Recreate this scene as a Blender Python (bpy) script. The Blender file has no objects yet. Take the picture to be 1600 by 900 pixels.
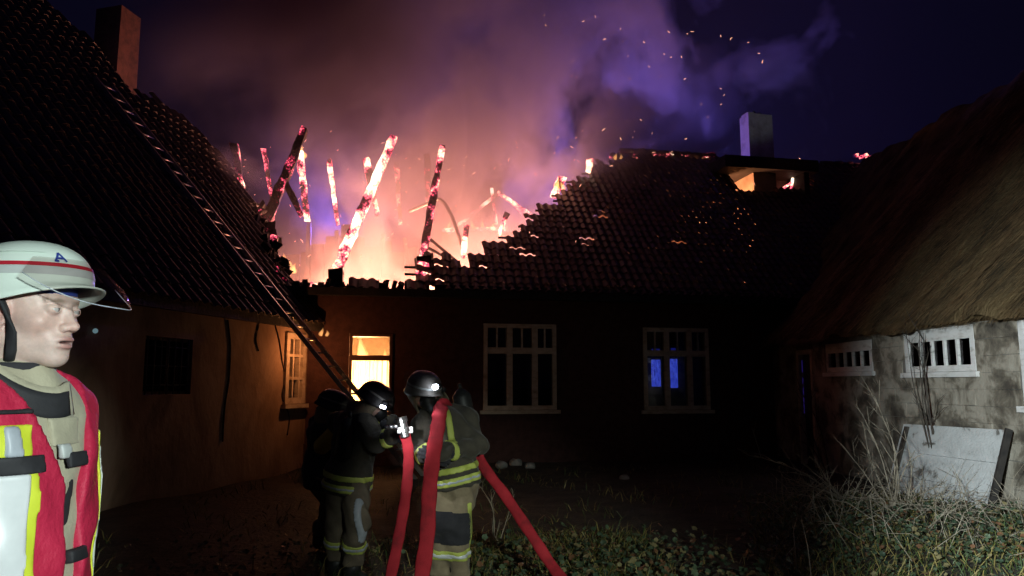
import bpy, bmesh, math, random
import numpy as np
from mathutils import Vector, Matrix

S = bpy.context.scene
random.seed(7); rng = np.random.default_rng(7)
R = math.radians

# ------------------------------------------------------------------ camera
CAM_Z = 1.5; F = 1164.0; PITCH = math.atan(150.0 / F)
cam_d = bpy.data.cameras.new('camera'); cam_d.sensor_width = 36.0; cam_d.lens = 36.0 * F / 1600.0
cam_d.clip_start = 0.05; cam_d.clip_end = 2000
cam = bpy.data.objects.new('camera', cam_d); S.collection.objects.link(cam)
cam.location = (0, 0, CAM_Z); cam.rotation_euler = (R(90) + PITCH, 0, 0)
S.camera = cam

# ------------------------------------------------------------------ world: late night sky
W = bpy.data.worlds.new('World'); S.world = W; W.use_nodes = True
nt = W.node_tree; nt.nodes.clear()
sky = nt.nodes.new('ShaderNodeTexSky'); sky.sky_type = 'NISHITA'; sky.sun_disc = False
sky.sun_elevation = R(-4.5); sky.sun_rotation = R(200)
bgn = nt.nodes.new('ShaderNodeBackground'); bgn.inputs['Strength'].default_value = 0.05
bg2 = nt.nodes.new('ShaderNodeBackground'); bg2.inputs['Color'].default_value = (0.26, 0.20, 1.0, 1); bg2.inputs['Strength'].default_value = 0.007
add = nt.nodes.new('ShaderNodeAddShader'); wo = nt.nodes.new('ShaderNodeOutputWorld')
nt.links.new(sky.outputs[0], bgn.inputs[0]); nt.links.new(bgn.outputs[0], add.inputs[0]); nt.links.new(bg2.outputs[0], add.inputs[1]); nt.links.new(add.outputs[0], wo.inputs[0])

def lamp(name, kind, loc, energy, color, size=0.1, target=None, cone=60, blend=0.5, parent=None):
    d = bpy.data.lights.new(name, kind); d.energy = energy; d.color = color
    if kind == 'SUN': d.angle = size
    else: d.shadow_soft_size = size
    if kind == 'SPOT': d.spot_size = R(cone); d.spot_blend = blend
    o = bpy.data.objects.new(name, d); S.collection.objects.link(o); o.location = loc
    if target is not None: o.rotation_euler = (Vector(target) - Vector(loc)).to_track_quat('-Z', 'Y').to_euler()
    return o
lamp('moon', 'SUN', (0, 0, 50), 0.004, (0.75, 0.82, 1.0), R(0.5), target=(20, 35, 0))
# fire engine work lights standing behind the photographer (they light the man in front, the stable and the weeds)
lamp('work_light', 'SPOT', (1.55, -1.45, 1.95), 760, (0.86, 0.99, 0.96), 0.10, target=(-1.13, 1.75, 1.38), cone=21, blend=0.5)
lamp('work_light', 'SPOT', (-2.8, -3.0, 2.8), 11000, (0.84, 0.95, 1.0), 0.14, target=(6.4, 6.2, 1.35), cone=35, blend=0.7)
lamp('work_light', 'SPOT', (1.6, -2.0, 2.3), 1150, (0.88, 1.0, 0.90), 0.08, target=(0.3, 5.9, 0.15), cone=25, blend=0.8)
lamp('work_light', 'SPOT', (1.0, -4.0, 2.2), 95, (1.0, 0.93, 0.82), 0.12, target=(1.0, 14.7, 1.4), cone=17, blend=1.0)
lamp('work_light', 'SPOT', (9.0, -8.0, 5.5), 1500, (0.86, 0.96, 1.0), 0.12, target=(6.9, 20.0, 9.4), cone=5, blend=0.6)  # extra narrow spot, added to brighten the chimney
# blue beacons of the engines: one in the lane at the left behind the photographer, others beyond the house
lamp('blue_beacon', 'SPOT', (-2.0, -7.0, 3.0), 260, (0.16, 0.12, 1.0), 0.15, target=(-8.5, 8.0, 6.5), cone=46, blend=0.9)
lamp('blue_beacon', 'POINT', (-6.8, 27.4, 7.0), 3000, (0.17, 0.13, 1.0), 0.3)
lamp('blue_beacon', 'POINT', (4.5, 25.0, 8.0), 1500, (0.17, 0.14, 1.0), 0.3)

vs = S.view_settings
S.display_settings.display_device = 'sRGB'
vs.view_transform = 'Standard'; vs.look = 'None'; vs.exposure = 0; vs.gamma = 1; vs.use_curve_mapping = False
cy = S.cycles
cy.use_denoising = True
try: cy.denoiser = 'OPENIMAGEDENOISE'
except Exception: pass
cy.max_bounces = 6; cy.diffuse_bounces = 2; cy.glossy_bounces = 3; cy.transmission_bounces = 6; cy.transparent_max_bounces = 16; cy.volume_bounces = 0
cy.volume_step_rate = 0.55; cy.volume_max_steps = 64
cy.caustics_reflective = False; cy.caustics_refractive = False
cy.sample_clamp_indirect = 4.0

# ------------------------------------------------------------------ helpers
FWD = Vector((0, math.cos(PITCH), math.sin(PITCH))); UPV = Vector((0, -math.sin(PITCH), math.cos(PITCH))); RGT = Vector((1, 0, 0))
CAMP = Vector((0, 0, CAM_Z))
def ray(px, py): return FWD + RGT * ((px - 800) / F) + UPV * ((450 - py) / F)
def P(px, py, Y):
    d = ray(px, py); return CAMP + d * (Y / d.y)
def G(px, py, z=0.0):
    d = ray(px, py); return CAMP + d * ((z - CAM_Z) / d.z)
def proj(v):
    d = Vector(v) - CAMP; w = d.dot(FWD)
    if w < 0.05: return (-9999, -9999)
    return (800 + F * d.x / w, 450 - F * d.dot(UPV) / w)
class Frame:
    def __init__(s, o, ang):
        s.o = Vector(o); s.a = ang; s.m = Matrix.Rotation(ang, 4, 'Z'); s.mi = s.m.inverted(); s.M = Matrix.Translation(s.o) @ s.m
    def w(s, *v): return s.M @ Vector(v if len(v) == 3 else v[0])
    def l(s, v): return s.mi @ (Vector(v) - s.o)
    def hit(s, px, py, n, c):      # local point where the pixel ray meets plane n.x = c (local)
        o = s.l(CAMP); d = s.mi @ ray(px, py); n = Vector(n)
        return o + d * ((c - n.dot(o)) / n.dot(d))

C = S.collection
def link(o, parent=None):
    C.objects.link(o)
    if parent is not None: o.parent = parent
    return o
def tag(o, label=None, cat=None, group=None, kind=None):
    if label: o['label'] = label
    if cat: o['category'] = cat
    if group: o['group'] = group
    if kind: o['kind'] = kind
    return o
def empty(name, fr=None, loc=None, parent=None):
    o = bpy.data.objects.new(name, None); o.empty_display_size = 0.2; link(o, parent)
    if fr is not None: o.matrix_world = fr.M
    elif loc is not None: o.location = loc
    return o
def mesh(name, v, f, mat=None, parent=None, smooth=False):
    me = bpy.data.meshes.new(name); me.from_pydata([tuple(x) for x in v], [], [tuple(x) for x in f]); me.update()
    if mat is not None:
        for m in (mat if isinstance(mat, (list, tuple)) else [mat]): me.materials.append(m)
    if smooth: me.polygons.foreach_set('use_smooth', [True] * len(me.polygons))
    return link(bpy.data.objects.new(name, me), parent)
class MB:
    def __init__(s): s.v = []; s.f = []
    def box(s, x0, x1, y0, y1, z0, z1, M=None, j=0.0):
        n = len(s.v)
        for z in (z0, z1):
            for x, y in ((x0, y0), (x1, y0), (x1, y1), (x0, y1)):
                p = Vector((x + random.uniform(-j, j), y + random.uniform(-j, j), z + random.uniform(-j, j)))
                s.v.append(M @ p if M is not None else p)
        for q in ((0, 3, 2, 1), (4, 5, 6, 7), (0, 1, 5, 4), (1, 2, 6, 5), (2, 3, 7, 6), (3, 0, 4, 7)): s.f.append([n + i for i in q])
        return s
    def quad(s, a, b, c, d):
        n = len(s.v); s.v += [a, b, c, d]; s.f.append([n, n + 1, n + 2, n + 3]); return s
    def beam(s, a, b, w, d, seg=1, j=0.0, up=None, taper=1.0):       # rectangular timber from a to b, optionally with charred unevenness
        a = Vector(a); b = Vector(b); t = (b - a).normalized()
        r = t.cross(Vector(up) if up is not None else (Vector((0, 1, 0)) if abs(t.y) < 0.9 else Vector((1, 0, 0)))).normalized(); q = r.cross(t)
        n = len(s.v)
        for i in range(seg + 1):
            k = i / seg; c = a.lerp(b, k); sc = 1 + (taper - 1) * k
            for x, y in ((-1, -1), (1, -1), (1, 1), (-1, 1)):
                s.v.append(c + r * (x * w / 2 * sc * (1 + random.uniform(-j, j))) + q * (y * d / 2 * sc * (1 + random.uniform(-j, j))) + t * (random.uniform(-j, j) * w * (1 if seg > 1 else 0)))
        for i in range(seg):
            for c in range(4):
                o = n + i * 4; s.f.append([o + c, o + (c + 1) % 4, o + 4 + (c + 1) % 4, o + 4 + c])
        s.f.append([n + 3, n + 2, n + 1, n]); o = n + seg * 4; s.f.append([o, o + 1, o + 2, o + 3]); return s
    def tube(s, pts, rad, n=6, flat=1.0, up=None):
        pts = [Vector(p) for p in pts]; b0 = len(s.v); m = len(pts)
        for i, p in enumerate(pts):
            t = (pts[min(i + 1, m - 1)] - pts[max(i - 1, 0)]).normalized()
            u = Vector(up) if up is not None else (Vector((0, 0, 1)) if abs(t.z) < 0.95 else Vector((0, 1, 0)))
            r = t.cross(u).normalized(); q = r.cross(t)
            ra = rad[i] if isinstance(rad, (list, tuple)) else rad
            for k in range(n):
                an = 2 * math.pi * k / n; s.v.append(p + r * (ra * math.cos(an)) + q * (ra * flat * math.sin(an)))
        for i in range(m - 1):
            for k in range(n):
                a = b0 + i * n; s.f.append([a + k, a + (k + 1) % n, a + n + (k + 1) % n, a + n + k])
        s.f.append([b0 + k for k in range(n)][::-1]); s.f.append([b0 + (m - 1) * n + k for k in range(n)]); return s
    def build(s, name, mat, parent=None, smooth=False): return mesh(name, s.v, s.f, mat, parent, smooth)
def spline(pts, n):
    pts = [Vector(p) for p in pts]; q = [pts[0] * 2 - pts[1]] + pts + [pts[-1] * 2 - pts[-2]]; out = []
    for i in range(1, len(q) - 2):
        for k in range(n):
            t = k / n; a, b, c, d = q[i - 1], q[i], q[i + 1], q[i + 2]
            out.append(0.5 * ((2 * b) + (c - a) * t + (2 * a - 5 * b + 4 * c - d) * t * t + (3 * b - a - 3 * c + d) * t ** 3))
    out.append(pts[-1]); return out

# ------------------------------------------------------------------ materials
def newmat(name):
    m = bpy.data.materials.new(name); m.use_nodes = True; t = m.node_tree; t.nodes.clear()
    return m, t, t.nodes.new('ShaderNodeOutputMaterial')
def nd(t, kind, **kw):
    n = t.nodes.new(kind)
    for k, v in kw.items():
        if k in n.inputs.keys() if hasattr(n.inputs, 'keys') else False: n.inputs[k].default_value = v
        else: setattr(n, k, v)
    return n
def ramp(t, stops, interp='LINEAR'):
    r = t.nodes.new('ShaderNodeValToRGB'); e = r.color_ramp; e.interpolation = interp
    while len(e.elements) < len(stops): e.elements.new(0.5)
    for el, (p, c) in zip(e.elements, stops): el.position = p; el.color = (c if len(c) == 4 else (*c, 1)) if isinstance(c, tuple) else (c, c, c, 1)
    return r
def noise(t, scale, detail=4, rough=0.55, coord=None, dist=0.0):
    n = t.nodes.new('ShaderNodeTexNoise'); n.inputs['Scale'].default_value = scale; n.inputs['Detail'].default_value = detail
    n.inputs['Roughness'].default_value = rough; n.inputs['Distortion'].default_value = dist
    if coord is not None: t.links.new(coord, n.inputs['Vector'])
    return n
def ocoord(t, stretch=(1, 1, 1), rnd=False):
    tc = t.nodes.new('ShaderNodeTexCoord'); mp = t.nodes.new('ShaderNodeMapping'); mp.inputs['Scale'].default_value = stretch
    t.links.new(tc.outputs['Object'], mp.inputs['Vector'])
    if rnd:
        oi = t.nodes.new('ShaderNodeObjectInfo'); ml = t.nodes.new('ShaderNodeMath'); ml.operation = 'MULTIPLY'; ml.inputs[1].default_value = 37.0
        t.links.new(oi.outputs['Random'], ml.inputs[0]); t.links.new(ml.outputs[0], mp.inputs['Location'])
    return mp.outputs['Vector']
def pmat(name, stops, scale=4.0, rough=0.8, bump=0.3, bscale=None, stretch=(1, 1, 1), detail=5, metallic=0.0, rnd=False, spec=0.4, dist=0.0, bdist=0.02, sheen=0.0):
    m, t, out = newmat(name); b = t.nodes.new('ShaderNodeBsdfPrincipled'); L = t.links.new
    co = ocoord(t, stretch, rnd); n = noise(t, scale, detail, 0.6, co, dist); r = ramp(t, stops)
    L(n.outputs['Fac'], r.inputs['Fac']); L(r.outputs['Color'], b.inputs['Base Color'])
    b.inputs['Roughness'].default_value = rough; b.inputs['Metallic'].default_value = metallic; b.inputs['Specular IOR Level'].default_value = spec
    if sheen: b.inputs['Sheen Weight'].default_value = sheen
    if bump:
        n2 = noise(t, bscale or scale * 4, 5, 0.6, co); bp = t.nodes.new('ShaderNodeBump'); bp.inputs['Strength'].default_value = bump; bp.inputs['Distance'].default_value = bdist
        L(n2.outputs['Fac'], bp.inputs['Height']); L(bp.outputs['Normal'], b.inputs['Normal'])
    L(b.outputs[0], out.inputs['Surface']); return m
def ember_mat(name, lo, hi, strength=5.0, scale=3.0, stretch=(1, 1, 1)):     # charred wood, glowing where it still burns
    m, t, out = newmat(name); L = t.links.new; b = t.nodes.new('ShaderNodeBsdfPrincipled')
    b.inputs['Base Color'].default_value = (0.018, 0.014, 0.013, 1); b.inputs['Roughness'].default_value = 0.85
    co = ocoord(t, stretch, True); n = noise(t, scale, 3, 0.5, co); v = t.nodes.new('ShaderNodeTexVoronoi'); v.inputs['Scale'].default_value = 20.0; L(co, v.inputs['Vector'])
    n3 = noise(t, 34, 4, 0.75, co)
    m1 = t.nodes.new('ShaderNodeMath'); m1.operation = 'MULTIPLY_ADD'; m1.inputs[1].default_value = -0.14; L(v.outputs['Distance'], m1.inputs[0]); L(n.outputs['Fac'], m1.inputs[2])
    m2 = t.nodes.new('ShaderNodeMath'); m2.operation = 'MULTIPLY_ADD'; m2.inputs[1].default_value = 0.30; L(n3.outputs['Fac'], m2.inputs[0]); L(m1.outputs[0], m2.inputs[2])
    mr = t.nodes.new('ShaderNodeMapRange'); mr.inputs['From Min'].default_value = lo; mr.inputs['From Max'].default_value = hi; L(m2.outputs[0], mr.inputs['Value'])
    r = ramp(t, [(0.0, (0, 0, 0)), (0.2, (0.10, 0.006, 0.016)), (0.40, (0.72, 0.07, 0.13)), (0.58, (1.0, 0.34, 0.22)), (0.78, (1.0, 0.70, 0.45)), (1.0, (1.0, 0.92, 0.75))])
    L(mr.outputs[0], r.inputs['Fac']); L(r.outputs['Color'], b.inputs['Emission Color']); b.inputs['Emission Strength'].default_value = strength
    bp = t.nodes.new('ShaderNodeBump'); bp.inputs['Strength'].default_value = 0.6; bp.inputs['Distance'].default_value = 0.03; L(v.outputs['Distance'], bp.inputs['Height']); L(bp.outputs[0], b.inputs['Normal'])
    L(b.outputs[0], out.inputs['Surface']); return m
def emit_mat(name, col, s):
    m, t, out = newmat(name); e = t.nodes.new('ShaderNodeEmission'); e.inputs[0].default_value = (*col, 1); e.inputs[1].default_value = s
    t.links.new(e.outputs[0], out.inputs['Surface']); return m
def flame_mat(name, col, s):
    m, t, out = newmat(name); e = t.nodes.new('ShaderNodeEmission'); e.inputs[0].default_value = (*col, 1); e.inputs[1].default_value = s
    t.links.new(e.outputs[0], out.inputs['Volume']); return m
def glass_mat(name, tint=(1, 1, 1), ior=1.5, rough=0.03, even=None):
    m, t, out = newmat(name); L = t.links.new
    tr = t.nodes.new('ShaderNodeBsdfTransparent'); tr.inputs[0].default_value = (*tint, 1); gl = t.nodes.new('ShaderNodeBsdfGlossy'); gl.inputs['Roughness'].default_value = rough; gl.inputs['Color'].default_value = (0.7, 0.62, 0.6, 1)
    fr = t.nodes.new('ShaderNodeFresnel'); fr.inputs['IOR'].default_value = ior; mx = t.nodes.new('ShaderNodeMixShader')
    if even is None: L(fr.outputs[0], mx.inputs[0])
    else: mx.inputs[0].default_value = even
    L(tr.outputs[0], mx.inputs[1]); L(gl.outputs[0], mx.inputs[2]); L(mx.outputs[0], out.inputs['Surface']); return m
def vcol_mat(name, rough=0.7, bump=0.0, bscale=60, spec=0.3, bdist=0.003, trans=0.0, sss=0.0, mottle=False):
    m, t, out = newmat(name); L = t.links.new; b = t.nodes.new('ShaderNodeBsdfPrincipled'); a = t.nodes.new('ShaderNodeVertexColor'); a.layer_name = 'Col'
    if mottle:
        nm = noise(t, 70, 6, 0.7, ocoord(t)); rm_ = ramp(t, [(0.3, 0.88), (0.7, 1.10)]); mm = t.nodes.new('ShaderNodeMixRGB'); mm.blend_type = 'MULTIPLY'; mm.inputs[0].default_value = 1.0; L(nm.outputs['Fac'], rm_.inputs['Fac']); L(a.outputs[0], mm.inputs[1]); L(rm_.outputs[0], mm.inputs[2]); L(mm.outputs[0], b.inputs['Base Color'])
    else: L(a.outputs[0], b.inputs['Base Color']); b.inputs['Roughness'].default_value = rough; b.inputs['Specular IOR Level'].default_value = spec
    if sss: b.inputs['Subsurface Weight'].default_value = sss; b.inputs['Subsurface Radius'].default_value = (1.0, 0.35, 0.2); b.inputs['Subsurface Scale'].default_value = 0.006
    if bump:
        n2 = noise(t, bscale, 4, 0.6, ocoord(t)); bp = t.nodes.new('ShaderNodeBump'); bp.inputs['Strength'].default_value = bump; bp.inputs['Distance'].default_value = bdist
        L(n2.outputs['Fac'], bp.inputs['Height']); L(bp.outputs[0], b.inputs['Normal'])
    L(b.outputs[0], out.inputs['Surface']); return m

M = {}
M['tile'] = pmat('clay_roof_tile', [(0.3, (0.030, 0.016, 0.013)), (0.55, (0.065, 0.028, 0.020)), (0.75, (0.10, 0.048, 0.034))], 5, 0.5, 0.35, 40, rnd=True, spec=0.35, bdist=0.004)
M['tile_dark'] = pmat('sooty_roof_tile', [(0.3, (0.022, 0.018, 0.016)), (0.6, (0.05, 0.034, 0.026)), (0.8, (0.08, 0.05, 0.036))], 4, 0.5, 0.35, 40, rnd=True, spec=0.5, bdist=0.004)
M['brick'] = pmat('sooty_red_brick', [(0.3, (0.035, 0.014, 0.012)), (0.6, (0.065, 0.027, 0.022)), (0.8, (0.042, 0.022, 0.02))], 7, 0.9, 0.5, 18)
M['plaster'] = pmat('stained_ochre_plaster', [(0.25, (0.07, 0.045, 0.03)), (0.45, (0.24, 0.15, 0.09)), (0.62, (0.34, 0.23, 0.15)), (0.8, (0.17, 0.10, 0.06))], 1.3, 0.92, 0.6, 9, (1, 1, 0.6), 8, dist=0.6)
M['block'] = pmat('flaking_whitewashed_block', [(0.36, (0.06, 0.05, 0.038)), (0.46, (0.14, 0.12, 0.088)), (0.54, (0.28, 0.25, 0.195)), (0.75, (0.38, 0.35, 0.285))], 2.6, 0.9, 0.7, 14, (1, 1, 1), 8, dist=0.4)
M['mortar'] = pmat('grey_mortar', [(0.3, (0.08, 0.075, 0.065)), (0.7, (0.22, 0.21, 0.18))], 5, 0.95, 0.5)
M['white_paint'] = pmat('weathered_white_paint', [(0.25, (0.30, 0.28, 0.24)), (0.45, (0.60, 0.59, 0.55)), (0.8, (0.72, 0.72, 0.70))], 5, 0.55, 0.25, 40, (1, 1, 3), 6)
M['cream_paint'] = pmat('old_cream_paint', [(0.25, (0.25, 0.18, 0.11)), (0.5, (0.50, 0.41, 0.30)), (0.8, (0.58, 0.5, 0.40))], 5, 0.55, 0.3, 40, (1, 1, 2), 6)
M['brown_paint'] = pmat('dark_brown_paint', [(0.3, (0.05, 0.02, 0.012)), (0.7, (0.10, 0.045, 0.03))], 8, 0.5, 0.2)
M['board'] = pmat('peeling_white_board', [(0.30, (0.04, 0.035, 0.03)), (0.37, (0.16, 0.15, 0.13)), (0.43, (0.46, 0.47, 0.45)), (0.8, (0.62, 0.64, 0.62))], 2.6, 0.7, 0.6, 26, (1, 1, 1.6), 8, dist=0.5)
M['thatch'] = pmat('mossy_reed_thatch', [(0.28, (0.020, 0.016, 0.010)), (0.45, (0.065, 0.046, 0.024)), (0.62, (0.125, 0.088, 0.042)), (0.8, (0.06, 0.058, 0.022))], 2.0, 1.0, 0.9, 14, (0.6, 1.3, 0.6), 9, dist=0.5, bdist=0.06, spec=0.1)
M['straw'] = pmat('reed_straw', [(0.3, (0.10, 0.065, 0.03)), (0.7, (0.28, 0.19, 0.09))], 6, 0.9, 0, spec=0.2)
M['soil'] = pmat('trampled_dark_soil', [(0.3, (0.018, 0.015, 0.012)), (0.55, (0.045, 0.038, 0.028)), (0.75, (0.07, 0.06, 0.04))], 2.5, 0.95, 0.9, 16, detail=8, bdist=0.05)
M['char'] = pmat('charred_timber', [(0.3, (0.010, 0.009, 0.008)), (0.7, (0.03, 0.026, 0.024))], 6, 0.8, 0.8, 18)
M['ember'] = ember_mat('glowing_charred_timber', 0.52, 0.82, 2.7, 3.2)
M['ember_hot'] = ember_mat('fiercely_glowing_timber', 0.455, 0.76, 2.9, 3.2)
M['ember_low'] = ember_mat('dying_charred_timber', 0.60, 0.86, 2.8, 2.6)
M['chimney'] = pmat('rendered_chimney', [(0.3, (0.22, 0.20, 0.17)), (0.55, (0.42, 0.40, 0.36)), (0.8, (0.30, 0.27, 0.24))], 3.0, 0.9, 0.6, 14)
M['chimney_brick'] = pmat('dark_chimney_brick', [(0.3, (0.03, 0.016, 0.012)), (0.6, (0.08, 0.036, 0.026)), (0.8, (0.05, 0.03, 0.024))], 6, 0.9, 0.6, 14)
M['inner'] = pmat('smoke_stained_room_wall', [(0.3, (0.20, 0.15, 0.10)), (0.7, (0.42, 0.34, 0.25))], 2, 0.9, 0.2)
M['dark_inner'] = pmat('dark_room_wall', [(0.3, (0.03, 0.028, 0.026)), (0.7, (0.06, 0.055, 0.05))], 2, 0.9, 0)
M['glass'] = glass_mat('old_window_glass', (0.92, 0.94, 0.92), 1.5, 0.02)
M['visor'] = glass_mat('clear_visor_plastic', (0.86, 0.82, 0.81), 1.13, 0.12, 0.10)
M['alu'] = pmat('worn_aluminium', [(0.3, (0.35, 0.34, 0.33)), (0.7, (0.55, 0.54, 0.52))], 8, 0.38, 0.15, 40, metallic=1.0)
M['iron'] = pmat('black_iron', [(0.3, (0.015, 0.014, 0.014)), (0.7, (0.04, 0.035, 0.03))], 8, 0.6, 0.3)
M['hose'] = pmat('red_woven_hose', [(0.25, (0.16, 0.010, 0.014)), (0.45, (0.36, 0.014, 0.024)), (0.65, (0.46, 0.022, 0.035)), (0.8, (0.33, 0.04, 0.04))], 7, 0.85, 0.5, 150, bdist=0.004)
M['flame'] = flame_mat('flame', (1.0, 0.42, 0.13), 15.0)
M['flame_soft'] = flame_mat('soft_flame', (1.0, 0.36, 0.14), 0.7)
M['flame_room'] = flame_mat('room_flame', (1.0, 0.42, 0.14), 16.0)
M['twig'] = pmat('dry_pale_twig', [(0.3, (0.16, 0.13, 0.09)), (0.7, (0.40, 0.35, 0.26))], 5, 0.85, 0.2)
M['bark'] = pmat('dark_bark', [(0.3, (0.03, 0.025, 0.02)), (0.7, (0.08, 0.065, 0.05))], 8, 0.9, 0.5)
M['leaf'] = vcol_mat('leaf', 0.5, 0)
M['stone'] = pmat('pale_stone', [(0.3, (0.12, 0.11, 0.10)), (0.7, (0.30, 0.29, 0.27))], 6, 0.9, 0.6)
# ------------------------------------------------------------------ the setting: ground
def ground_h(x, y):
    return 0.03 * math.sin(x * 1.3 + 0.7) * math.sin(y * 0.9) + 0.02 * math.sin(x * 3.1 + y * 2.3) + (0.05 * math.exp(-((x - 4.2) ** 2 / 3.2 + (y - 8.4) ** 2 / 4.5)))
xs = sorted(set([-400, -200, -80, -40, -20, 25, 40, 80, 200, 400] + [round(-12 + 0.3 * i, 2) for i in range(100)]))
ys = sorted(set([-200, -60, -20, -8, 30, 45, 80, 200, 500, 900] + [round(-3 + 0.3 * i, 2) for i in range(68)]))
gv = [(x, y, ground_h(x, y) if (-12 < x < 17 and -3 < y < 17) else 0.0) for y in ys for x in xs]; nx = len(xs)
gf = [(j * nx + i, j * nx + i + 1, (j + 1) * nx + i + 1, (j + 1) * nx + i) for j in range(len(ys) - 1) for i in range(nx - 1)]
tag(mesh('ground', gv, gf, M['soil'], smooth=True), 'dark trampled soil of the farmyard', kind='structure')

# ------------------------------------------------------------------ roof tiles
def tile_mesh(name, mat, w=0.225, L=0.37, cut=0.0):
    n = 8; v = []; f = []
    prof = [(i / n, w * 0.133 * math.sin(2 * math.pi * (i / n) - 0.5) + 0.004) for i in range(n + 1)]
    for y, lift in ((cut, 0.030 - 0.03 * cut / L), (L, 0.0)):
        for t, z in prof: v.append(((t - 0.5) * w * 1.08, y, z + lift))
    for y, lift in ((cut, 0.030 - 0.03 * cut / L - 0.014), (L, -0.014)):
        for t, z in prof: v.append(((t - 0.5) * w * 1.08, y, z + lift))
    m = n + 1
    for i in range(n):
        f += [(i, i + 1, m + i + 1, m + i), (2 * m + i + 1, 2 * m + i, 3 * m + i, 3 * m + i + 1), (i + 1, i, 2 * m + i, 2 * m + i + 1)]
    me = bpy.data.meshes.new(name); me.from_pydata(v, [], f); me.update(); me.materials.append(mat); return me
def tile_roof(parent, fr, base, xd, ud, ncol, nrow, keep, mat, gaps, limit=300, w=0.225, expo=0.285, view=None):
    xd = Vector(xd).normalized(); ud = Vector(ud).normalized(); nn = xd.cross(ud).normalized(); base = Vector(base)
    full = tile_mesh('roof_tile', mat, w, expo * 1.3); short = tile_mesh('short_roof_tile', mat, w, expo * 1.3, cut=expo * 0.44)
    allt = []
    for r in range(nrow):
        for c in range(ncol):
            p = base + xd * ((c + 0.5) * w) + ud * (r * expo); cen = fr.w(p + ud * 0.15 + nn * 0.03); s = proj(cen)
            if not keep(s, p, r, c): continue
            j = lambda a: random.uniform(-a, a)
            e_ = 2.2 if random.random() < 0.08 else 1.0; rot = Matrix.Rotation(j(0.045) * e_, 4, 'Z') @ Matrix.Rotation(j(0.03), 4, 'Y') @ Matrix.Rotation(j(0.02), 4, 'X')
            B = Matrix(((xd.x, ud.x, nn.x, 0), (xd.y, ud.y, nn.y, 0), (xd.z, ud.z, nn.z, 0), (0, 0, 0, 1)))
            mt = Matrix.Translation(p + ud * j(0.014) * e_ + nn * (0.02 + j(0.006))) @ B @ rot
            g = any(x0 <= s[0] <= x1 and y0 <= s[1] <= y1 for x0, y0, x1, y1 in gaps)
            inside = view[0] < s[0] < view[2] and view[1] < s[1] < view[3]
            allt.append(((cen - CAMP).length if inside else 1e6, mt, short if g else full, g))
    allt.sort(key=lambda a: a[0] - (50 if a[3] else 0)); v = []; f = []
    for i, (d, mt, me, g) in enumerate(allt):
        if i < limit and d < 1e5:
            o = bpy.data.objects.new('roof_tile', me); C.objects.link(o); o.parent = parent; o.matrix_local = mt
        else:
            n = len(v); v += [mt @ x.co for x in me.vertices]; f += [[n + k for k in p.vertices] for p in me.polygons]
    if v: tag(mesh('tile_field', v, f, mat, parent), kind='stuff')
    return len(allt)

def wall_open(name, fr_pts, u0, u1, z0, z1, thick, ops, mat, parent, axis='u'):
    """wall in the local plane (u, z) with openings (ua, ub, za, zb); front at v = 0, back at v = thick; axis 'u': u is local x and v local y; axis 'y': u is local y, v is local -x"""
    def pt(u, v, z): return Vector((u, v, z)) if axis == 'u' else Vector((-v, u, z))
    us = sorted({u0, u1, *[o[0] for o in ops], *[o[1] for o in ops]}); zs = sorted({z0, z1, *[o[2] for o in ops], *[o[3] for o in ops]})
    mb = MB()
    for i in range(len(us) - 1):
        for k in range(len(zs) - 1):
            cu = (us[i] + us[i + 1]) / 2; cz = (zs[k] + zs[k + 1]) / 2
            if any(o[0] < cu < o[1] and o[2] < cz < o[3] for o in ops): continue
            for v in (0, thick):
                mb.quad(pt(us[i], v, zs[k]), pt(us[i + 1], v, zs[k]), pt(us[i + 1], v, zs[k + 1]), pt(us[i], v, zs[k + 1]))
    for a, b, c, d in ops:
        mb.quad(pt(a, 0, c), pt(a, thick, c), pt(a, thick, d), pt(a, 0, d)); mb.quad(pt(b, 0, c), pt(b, 0, d), pt(b, thick, d), pt(b, thick, c))
        mb.quad(pt(a, 0, d), pt(b, 0, d), pt(b, thick, d), pt(a, thick, d)); mb.quad(pt(a, 0, c), pt(a, thick, c), pt(b, thick, c), pt(b, 0, c))
    for u in (u0, u1): mb.quad(pt(u, 0, z0), pt(u, thick, z0), pt(u, thick, z1), pt(u, 0, z1))
    mb.quad(pt(u0, 0, z1), pt(u1, 0, z1), pt(u1, thick, z1), pt(u0, thick, z1))
    return mb.build(name, mat, parent)

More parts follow.
